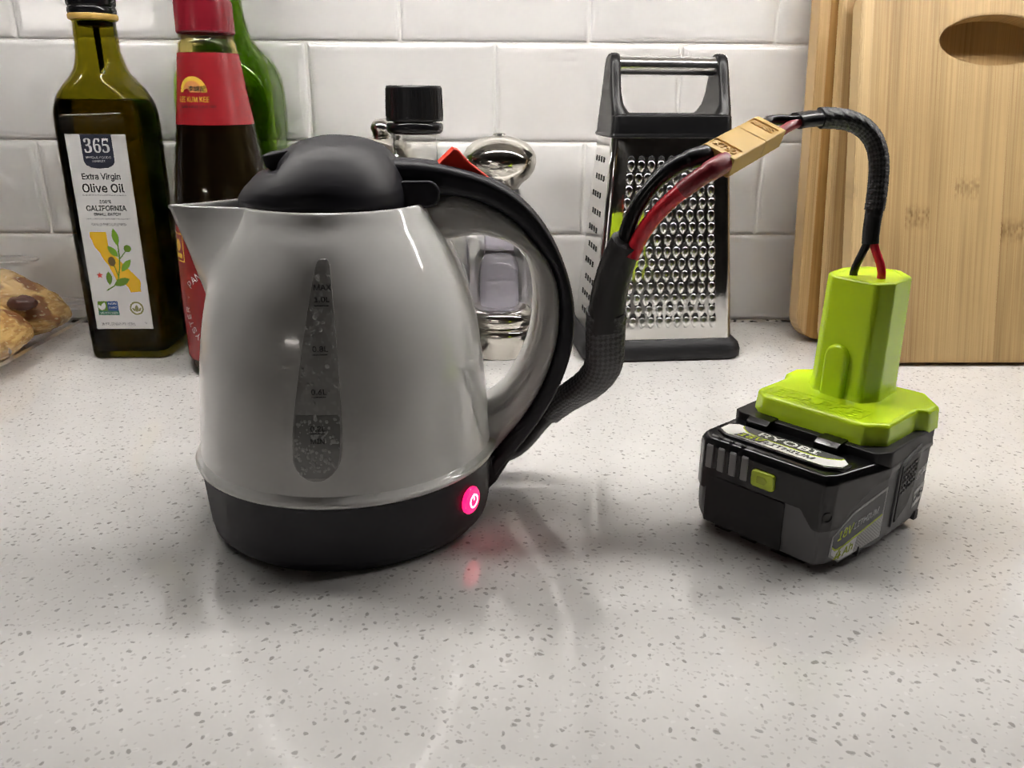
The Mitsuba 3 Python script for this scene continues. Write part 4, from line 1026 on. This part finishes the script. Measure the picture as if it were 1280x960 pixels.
add('spice_grinder__contents', lathe([(float(gjp(z)) - 0.0026, z) for z in np.linspace(0.0056, 0.075, 12)], 48, (GXC, GYC)), 'salt', 40)
lab('spice_grinder', 'clear glass spice grinder with a ribbed black cap behind the kettle lid', 'grinder')

PXC, PYC = -0.0850, 0.662
pm = [(0.0, 0.0008), (0.0260, 0.0008), (0.0270, 0.003), (0.0262, 0.012), (0.0275, 0.020), (0.0262, 0.030), (0.0225, 0.036), (0.0225, 0.042), (0.0240, 0.062), (0.0215, 0.092), (0.0190, 0.100), (0.0205, 0.118), (0.0270, 0.134), (0.0285, 0.143), (0.0262, 0.151), (0.0200, 0.158), (0.0120, 0.1632), (0.0078, 0.1648), (0.0, 0.1650)]
add('pepper_mill__body', lathe(pm, 72, (PXC, PYC)), 'nickel', 40)
add('pepper_mill__knob', lathe([(0.0, 0.1645), (0.0060, 0.1645), (0.0064, 0.1655), (0.0074, 0.1688), (0.0080, 0.1700), (0.0082, 0.1712), (0.0078, 0.1732), (0.0064, 0.1756), (0.0040, 0.1774), (0.0006, 0.1781)], 48, (PXC, PYC)), 'nickel', 50, label='little polished ball knob')
lab('pepper_mill', 'polished metal mill with a small ball knob, left of the black-capped grinder', 'mill')

MXC, MYC = 0.0060, 0.630
add('salt_mill__base', lathe([(0.0, 0.0006), (0.0240, 0.0006), (0.0246, 0.0016), (0.0258, 0.0130), (0.0262, 0.0185), (0.0252, 0.0218), (0.0232, 0.0232), (0.0226, 0.0236), (0.0236, 0.0243), (0.0262, 0.0262), (0.0270, 0.0296), (0.0264, 0.0335), (0.0240, 0.0370), (0.0200, 0.0385), (0.0, 0.0386)], 96, (MXC, MYC)), 'nickel', 40, label='polished metal foot with two rolls')
ac = PchipInterpolator([0.0388, 0.0400, 0.0440, 0.0520, 0.0620, 0.0700, 0.0760, 0.0800, 0.0835, 0.0870, 0.0940, 0.1080, 0.1170, 0.1240, 0.1290], [0.0198, 0.0210, 0.0236, 0.0262, 0.0266, 0.0246, 0.0208, 0.0172, 0.0152, 0.0153, 0.0176, 0.0192, 0.0188, 0.0170, 0.0150])
acs = lathe([(float(ac(z)), z) for z in np.linspace(0.0388, 0.1290, 60)], 96, (MXC, MYC))
cav = flip(lathe([(r, z) for r, z in ((0.0146, 0.0400), (0.0150, 0.0450), (0.0152, 0.0600), (0.0150, 0.0690), (0.0140, 0.0730), (0.0122, 0.0770), (0.0110, 0.0835), (0.0112, 0.1270))], 64, (MXC, MYC)))
add('salt_mill__chamber', cat([acs, cav]), 'acrylic', 40, label='clear acrylic bulb')
add('salt_mill__top', lathe([(0.0, 0.1292), (0.0145, 0.1292), (0.0155, 0.1310), (0.0170, 0.1330), (0.0222, 0.1372), (0.0262, 0.1430), (0.0276, 0.1485), (0.0270, 0.1540), (0.0240, 0.1590), (0.0190, 0.1632), (0.0120, 0.1660), (0.0060, 0.1672), (0.0052, 0.1676), (0.0046, 0.1690), (0.0005, 0.1696)], 96, (MXC, MYC)), 'nickel', 40, label='wide polished metal dome')
lab('salt_mill', 'polished metal and clear acrylic salt mill seen through the kettle handle', 'mill')

# ================================================================== box grater
GA_ = math.radians(4.5)
GM = np.eye(4)
GM[:3, 0], GM[:3, 1], GM[:3, 3] = (math.cos(GA_), math.sin(GA_), 0), (-math.sin(GA_), math.cos(GA_), 0), (0.1310, 0.652, 0)
gx = lambda k, mesh, m, s=35, **q: add('box_grater__' + k, xf(mesh, GM), m, s, **q)
ft = [at_z(rrect(0.0625, 0.0470, 0.012, 8), 0.0004), at_z(rrect(0.0638, 0.0483, 0.013, 8), 0.0020), at_z(rrect(0.0640, 0.0485, 0.013, 8), 0.0070), at_z(rrect(0.0625, 0.0470, 0.012, 8), 0.0115), at_z(rrect(0.0590, 0.0435, 0.009, 8), 0.0150), at_z(rrect(0.0565, 0.0415, 0.006, 8), 0.0160), at_z(rrect(0.0540, 0.0390, 0.005, 8), 0.0158)]
gx('foot', loft(ft), 'rubber', 40, label='black rubber foot')
ZB, ZT = 0.0145, 0.1690
wx, wy = (lambda z: np.interp(z, (ZB, ZT), (0.0560, 0.0450))), (lambda z: np.interp(z, (ZB, ZT), (0.0405, 0.0285)))
def tube_of(off):
    return [at_z(rrect(wx(z) - off, wy(z) - off, 0.0055 - off, 6), z) for z in np.linspace(ZB, ZT, 8)]
def ringstrip(a, b):
    return loft(a, cap0=False, cap1=False)
shell = cat([loft(tube_of(0), cap0=False, cap1=False), flip(loft(tube_of(0.0008), cap0=False, cap1=False)), loft([tube_of(0)[-1], tube_of(0.0008)[-1]], cap0=False, cap1=False)])
gx('shell', shell, 'steel', 30, label='polished steel sides')
# front teeth: each a punched lobe under a dark slot
lobe_v = []
ico = trimesh.creation.icosphere(subdivisions=2)
lv = ico.vertices * A3(0.0029, 0.0046, 0.0019)
lv[:, 0] *= np.clip(1.0 + lv[:, 1] * 45, 0.6, 1.25)
lobe = tm(lv, ico.faces)
rim_ = Polygon([(0.0036 * math.cos(t), 0.0068 * math.sin(t)) for t in np.linspace(0, 2 * math.pi, 25)[:-1]])
slot = np.array([(0.0026 * math.cos(t), 0.0018 * math.sin(t) + 0.0034) for t in np.linspace(0, 2 * math.pi, 13)[:-1]])
tooth_mesh = cat([move(lobe, 0, -0.0010, 0.0002)])
hole_mesh = move(tri(mani(tm(*(lambda q: (q.vertices * A3(0.0027, 0.0030, 0.00035), q.faces))(trimesh.creation.icosphere(subdivisions=1))))), 0, 0.0036, 0)
tooth_ply, hole_ply = ply(tooth_mesh, 'mat_steel', True), ply(hole_mesh, 'mat_hole_dark', True)
slope_f = math.atan2(0.0405 - 0.0285, ZT - ZB)
k = 0
for row in range(14):
    z = 0.0300 + row * 0.00905
    hw = wx(z) - 0.0125
    n = 11 - (row % 2) if row > 3 else 12 - (row % 2)
    n = max(8, int(round(2 * hw / 0.0080)) + (0 if row % 2 else 1))
    for j in range(n):
        x = -hw + 2 * hw * (j + 0.5) / n if row % 2 else -hw + 2 * hw * j / (n - 1) if False else -hw + 2 * hw * (j + 0.5) / n
        m = GM @ frame((x, -wy(z), z), (1, 0, 0), (0, math.sin(slope_f), math.cos(slope_f)))
        for nm, pd_ in (('tooth', tooth_ply), ('slot', hole_ply)):
            scene['box_grater__' + nm + (f'_{k:03d}' if k else '')] = {**pd_, 'to_world': T(m.tolist())}
        k += 1
# slicing slots of the left side
sl_ply = ply(boxm(-0.0019, 0.0019, -0.0021, 0.0021, -0.0003, 0.0003), 'mat_hole_dark', False)
sk = 0
slope_s = math.atan2(0.0560 - 0.0450, ZT - ZB)
for row in range(10):
    z = 0.0300 + row * 0.0133
    for j in range(4):
        y = (j - 1.5) * 0.0088 + (0.003 if row % 2 else -0.003)
        m = GM @ frame((-wx(z) - 0.0001, y, z), (0, -1, 0), (math.sin(slope_s), 0, math.cos(slope_s)))
        scene['box_grater__side_slot' + (f'_{sk:03d}' if sk else '')] = {**sl_ply, 'to_world': T(m.tolist())}
        sk += 1
gx('rivet', xf(lathe([(0.0, -0.001), (0.0030, -0.001), (0.0030, 0.0012), (0.0022, 0.0020), (0.0, 0.0022)], 20), frame((0.0500, 0.0, 0.0980), (0, 1, 0), (0, 0, 1))), 'black_plastic')
# handle
cap = [at_z(rrect(0.0462, 0.0305, 0.0060, 6), 0.1665), at_z(rrect(0.0468, 0.0311, 0.0062, 6), 0.1672), at_z(rrect(0.0466, 0.0309, 0.0062, 6), 0.1690), at_z(rrect(0.0458, 0.0301, 0.0060, 6), 0.1700), at_z(rrect(0.0452, 0.0290, 0.0060, 6), 0.1815), at_z(rrect(0.0440, 0.0272, 0.0056, 6), 0.1830)]
gx('handle_frame', loft(cap), 'black_plastic', 40, label='black handle frame')
for s in (-1, 1):
    rings = []
    for z, w_, dpt, cx in ((0.1815, 0.0085, 0.0280, 0.0368), (0.1850, 0.0062, 0.0262, 0.0390), (0.1900, 0.0046, 0.0232, 0.0405), (0.1980, 0.0040, 0.0190, 0.0410), (0.2100, 0.0040, 0.0142, 0.0410), (0.2180, 0.0040, 0.0115, 0.0408), (0.2225, 0.0038, 0.0088, 0.0406), (0.2248, 0.0032, 0.0058, 0.0402), (0.2256, 0.0020, 0.0025, 0.0398)):
        r_ = at_z(rrect(w_, dpt, min(w_, dpt) * 0.85, 6), z)
        r_[:, 0] += cx
        if s < 0:
            r_[:, 0] *= -1
            r_ = r_[::-1]
        rings.append(r_)
    gx('handle_frame__post', loft(rings), 'black_plastic', 40)
gx('handle_bar', xf(lathe([(0.0, -0.0400), (0.0066, -0.0400), (0.0066, 0.0400), (0.0, 0.0400)], 40), frame((0, 0, 0.2168), (0, 1, 0), (0, 0, 1))), 'steel_satin', 30, label='brushed steel grip bar')
lab('box_grater', 'steel box grater with black handle and rubber foot between the salt mill and cutting boards', 'grater')

# ================================================================== cutting boards leaning on the wall
def board(key, m, x0, w, h, t, y0, z0, lean, hole=None, label=None, r=0.014, groove=False):
    g = Polygon(roundpoly([(0, 0), (w, 0), (w, h), (0, h)], r, 10))
    if hole is not None:
        hx, hy, a, b = hole
        g = g.difference(Polygon([(hx + a * math.cos(q), hy + b * math.sin(q)) for q in np.linspace(0, 2 * math.pi, 73)[:-1]]))
    def slab(z, d):
        q = g.buffer(-d, join_style=1)
        return q
    parts = []
    bev = 0.0012
    mm = m3.Manifold.batch_hull([m3.Manifold()]) if False else None
    steps = [(0.0, bev), (bev * 0.3, bev * 0.3), (bev, 0.0)]
    body = extrude(g.buffer(-bev), t)
    for z, d in steps[1:-1]:
        body = tri(mani(body) + mani(move(extrude(g.buffer(-d), t - 2 * z), 0, 0, z)))
    body = tri(mani(body) + mani(move(extrude(g, t - 2 * bev), 0, 0, bev)))
    F = frame((x0, y0, z0), (1, 0, 0), (0, math.sin(lean), math.cos(lean)))
    F[:3, 2] = np.cross(F[:3, 1], F[:3, 0])      # thickness goes back, away from the camera
    F = F.copy()
    add(key + '__board', xf(body, F), m, 30)
    lab(key, label, 'cutting board')
L1, L2, L3 = math.atan2(0.0622, 0.263), math.atan2(0.0445, 0.263), math.atan2(0.036, 0.266)
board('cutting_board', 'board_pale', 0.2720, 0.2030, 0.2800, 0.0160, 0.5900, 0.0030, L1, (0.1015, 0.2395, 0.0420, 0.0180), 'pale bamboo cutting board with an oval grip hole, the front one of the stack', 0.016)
for x in (0.285, 0.462):
    add('cutting_board__foot_pad', boxm(x - 0.005, x + 0.005, 0.5935, 0.6035, 0.0, 0.0042), 'rubber', False)
board('cutting_board_001', 'board_mid', 0.2685, 0.2100, 0.2830, 0.0090, 0.6335, 0.0020, L2, None, 'thin bamboo cutting board squeezed between the front and rear boards', 0.014)
board('cutting_board_002', 'board_amber', 0.2555, 0.2600, 0.3600, 0.0200, 0.6540, 0.0030, L3, None, 'amber bamboo cutting board at the back of the stack against the tiles', 0.020)

# ================================================================== clear box with pastries
BX = lambda z, grow=0.0: None
def ring_box(x0, x1, y0, y1, r, z):
    q = rrect((x1 - x0) / 2, (y1 - y0) / 2, r, 8)
    return np.column_stack([q[:, 0] + (x0 + x1) / 2, q[:, 1] + (y0 + y1) / 2, np.full(len(q), z)])
tray = [ring_box(-0.548, -0.346, 0.535, 0.694, 0.012, 0.0010), ring_box(-0.550, -0.344, 0.533, 0.696, 0.013, 0.0030), ring_box(-0.556, -0.338, 0.527, 0.703, 0.016, 0.0200), ring_box(-0.562, -0.332, 0.521, 0.709, 0.018, 0.0206), ring_box(-0.562, -0.332, 0.521, 0.709, 0.018, 0.0225)]
add('pastry_box__tray', loft(tray, cap1=False), 'clear_plastic', 40, label='clear plastic tray')
lidr = [ring_box(-0.5622, -0.3318, 0.5208, 0.7092, 0.018, 0.0216), ring_box(-0.5622, -0.3318, 0.5208, 0.7092, 0.018, 0.0262), ring_box(-0.558, -0.336, 0.525, 0.705, 0.016, 0.0268), ring_box(-0.552, -0.346, 0.531, 0.701, 0.018, 0.0440), ring_box(-0.546, -0.358, 0.537, 0.697, 0.020, 0.0600), ring_box(-0.540, -0.366, 0.543, 0.693, 0.020, 0.0660), ring_box(-0.536, -0.372, 0.547, 0.689, 0.020, 0.0664)]
add('pastry_box__lid', loft(lidr, cap0=False), 'clear_plastic', 40, label='clear plastic domed lid')
def rail(x0, x1, y0, y1, r, z, w):
    q = ring_box(x0, x1, y0, y1, r, z)
    return sweep(np.vstack([q, q[:1]]), w, w * 0.8, 160, 8, (0, 0, 1), 2.0)
add('pastry_box__tray__rim', rail(-0.562, -0.332, 0.521, 0.709, 0.018, 0.0212, 0.0011), 'acrylic', 40)
add('pastry_box__lid__rim', rail(-0.562, -0.332, 0.521, 0.709, 0.018, 0.0254, 0.0010), 'acrylic', 40)
add('pastry_box__lid__fold', rail(-0.5365, -0.3715, 0.5465, 0.6895, 0.020, 0.0662, 0.0007), 'acrylic', 40)
lab('pastry_box', 'clear plastic box of pastries at the left edge of the worktop', 'box')
def turnover(key, c, a, L, W, H, seed, label):
    s = trimesh.creation.icosphere(subdivisions=5)
    v = np.array(s.vertices)
    x, y, z = v.T
    k = 3.0
    sc_ = (np.abs(x) ** k + np.abs(y) ** k + 1e-9) ** (-1 / k) * np.sqrt(x * x + y * y)
    v = np.stack([x * sc_ * L, y * sc_ * W, np.where(z > 0, z * H * (0.75 + 0.25 * np.cos(3 * x)), z * H * 0.35)], 1)
    q = v * 60 + seed * 7.3
    nse = meshkit.fbm(q) if hasattr(meshkit, 'fbm') else meshkit.noise(q)
    n2 = meshkit.noise(v * 240 + seed)
    folds = np.sin(v[:, 0] * 190 + 3 * nse)
    nrm = v / np.linalg.norm(v / A3(L, W, H), axis=1, keepdims=True)
    nn = nrm / np.linalg.norm(nrm, axis=1, keepdims=True)
    v = v + nn * (0.0055 * (nse - 0.5) + 0.0018 * (n2 - 0.5) + 0.0008 * folds)[:, None]
    v[:, 2] -= v[:, 2].min()
    m = tm(v, s.faces)
    ca, sa = math.cos(a), math.sin(a)
    mm = M((ca, -sa, 0, c[0]), (sa, ca, 0, c[1]), (0, 0, 1, c[2]), (0, 0, 0, 1))
    add(key + '__crust', xf(m, mm), 'pastry', True)
    lab(key, label, 'pastry')
turnover('pastry', (-0.396, 0.592, 0.0042), 0.12, 0.044, 0.046, 0.037, 1, 'golden pastry at the front of the clear box, its edge cut by the frame')
turnover('pastry_001', (-0.402, 0.668, 0.0042), -0.06, 0.050, 0.026, 0.039, 2, 'browned pastry at the back of the clear box with dark filling showing')
fm = trimesh.creation.icosphere(subdivisions=3)
add('pastry_001__filling', move(tm(fm.vertices * A3(0.011, 0.009, 0.006) * (1 + 0.2 * (meshkit.noise(fm.vertices * 3.0)[:, None] - 0.5)), fm.faces), -0.372, 0.640, 0.038), 'filling', True, label='dark fruit filling')
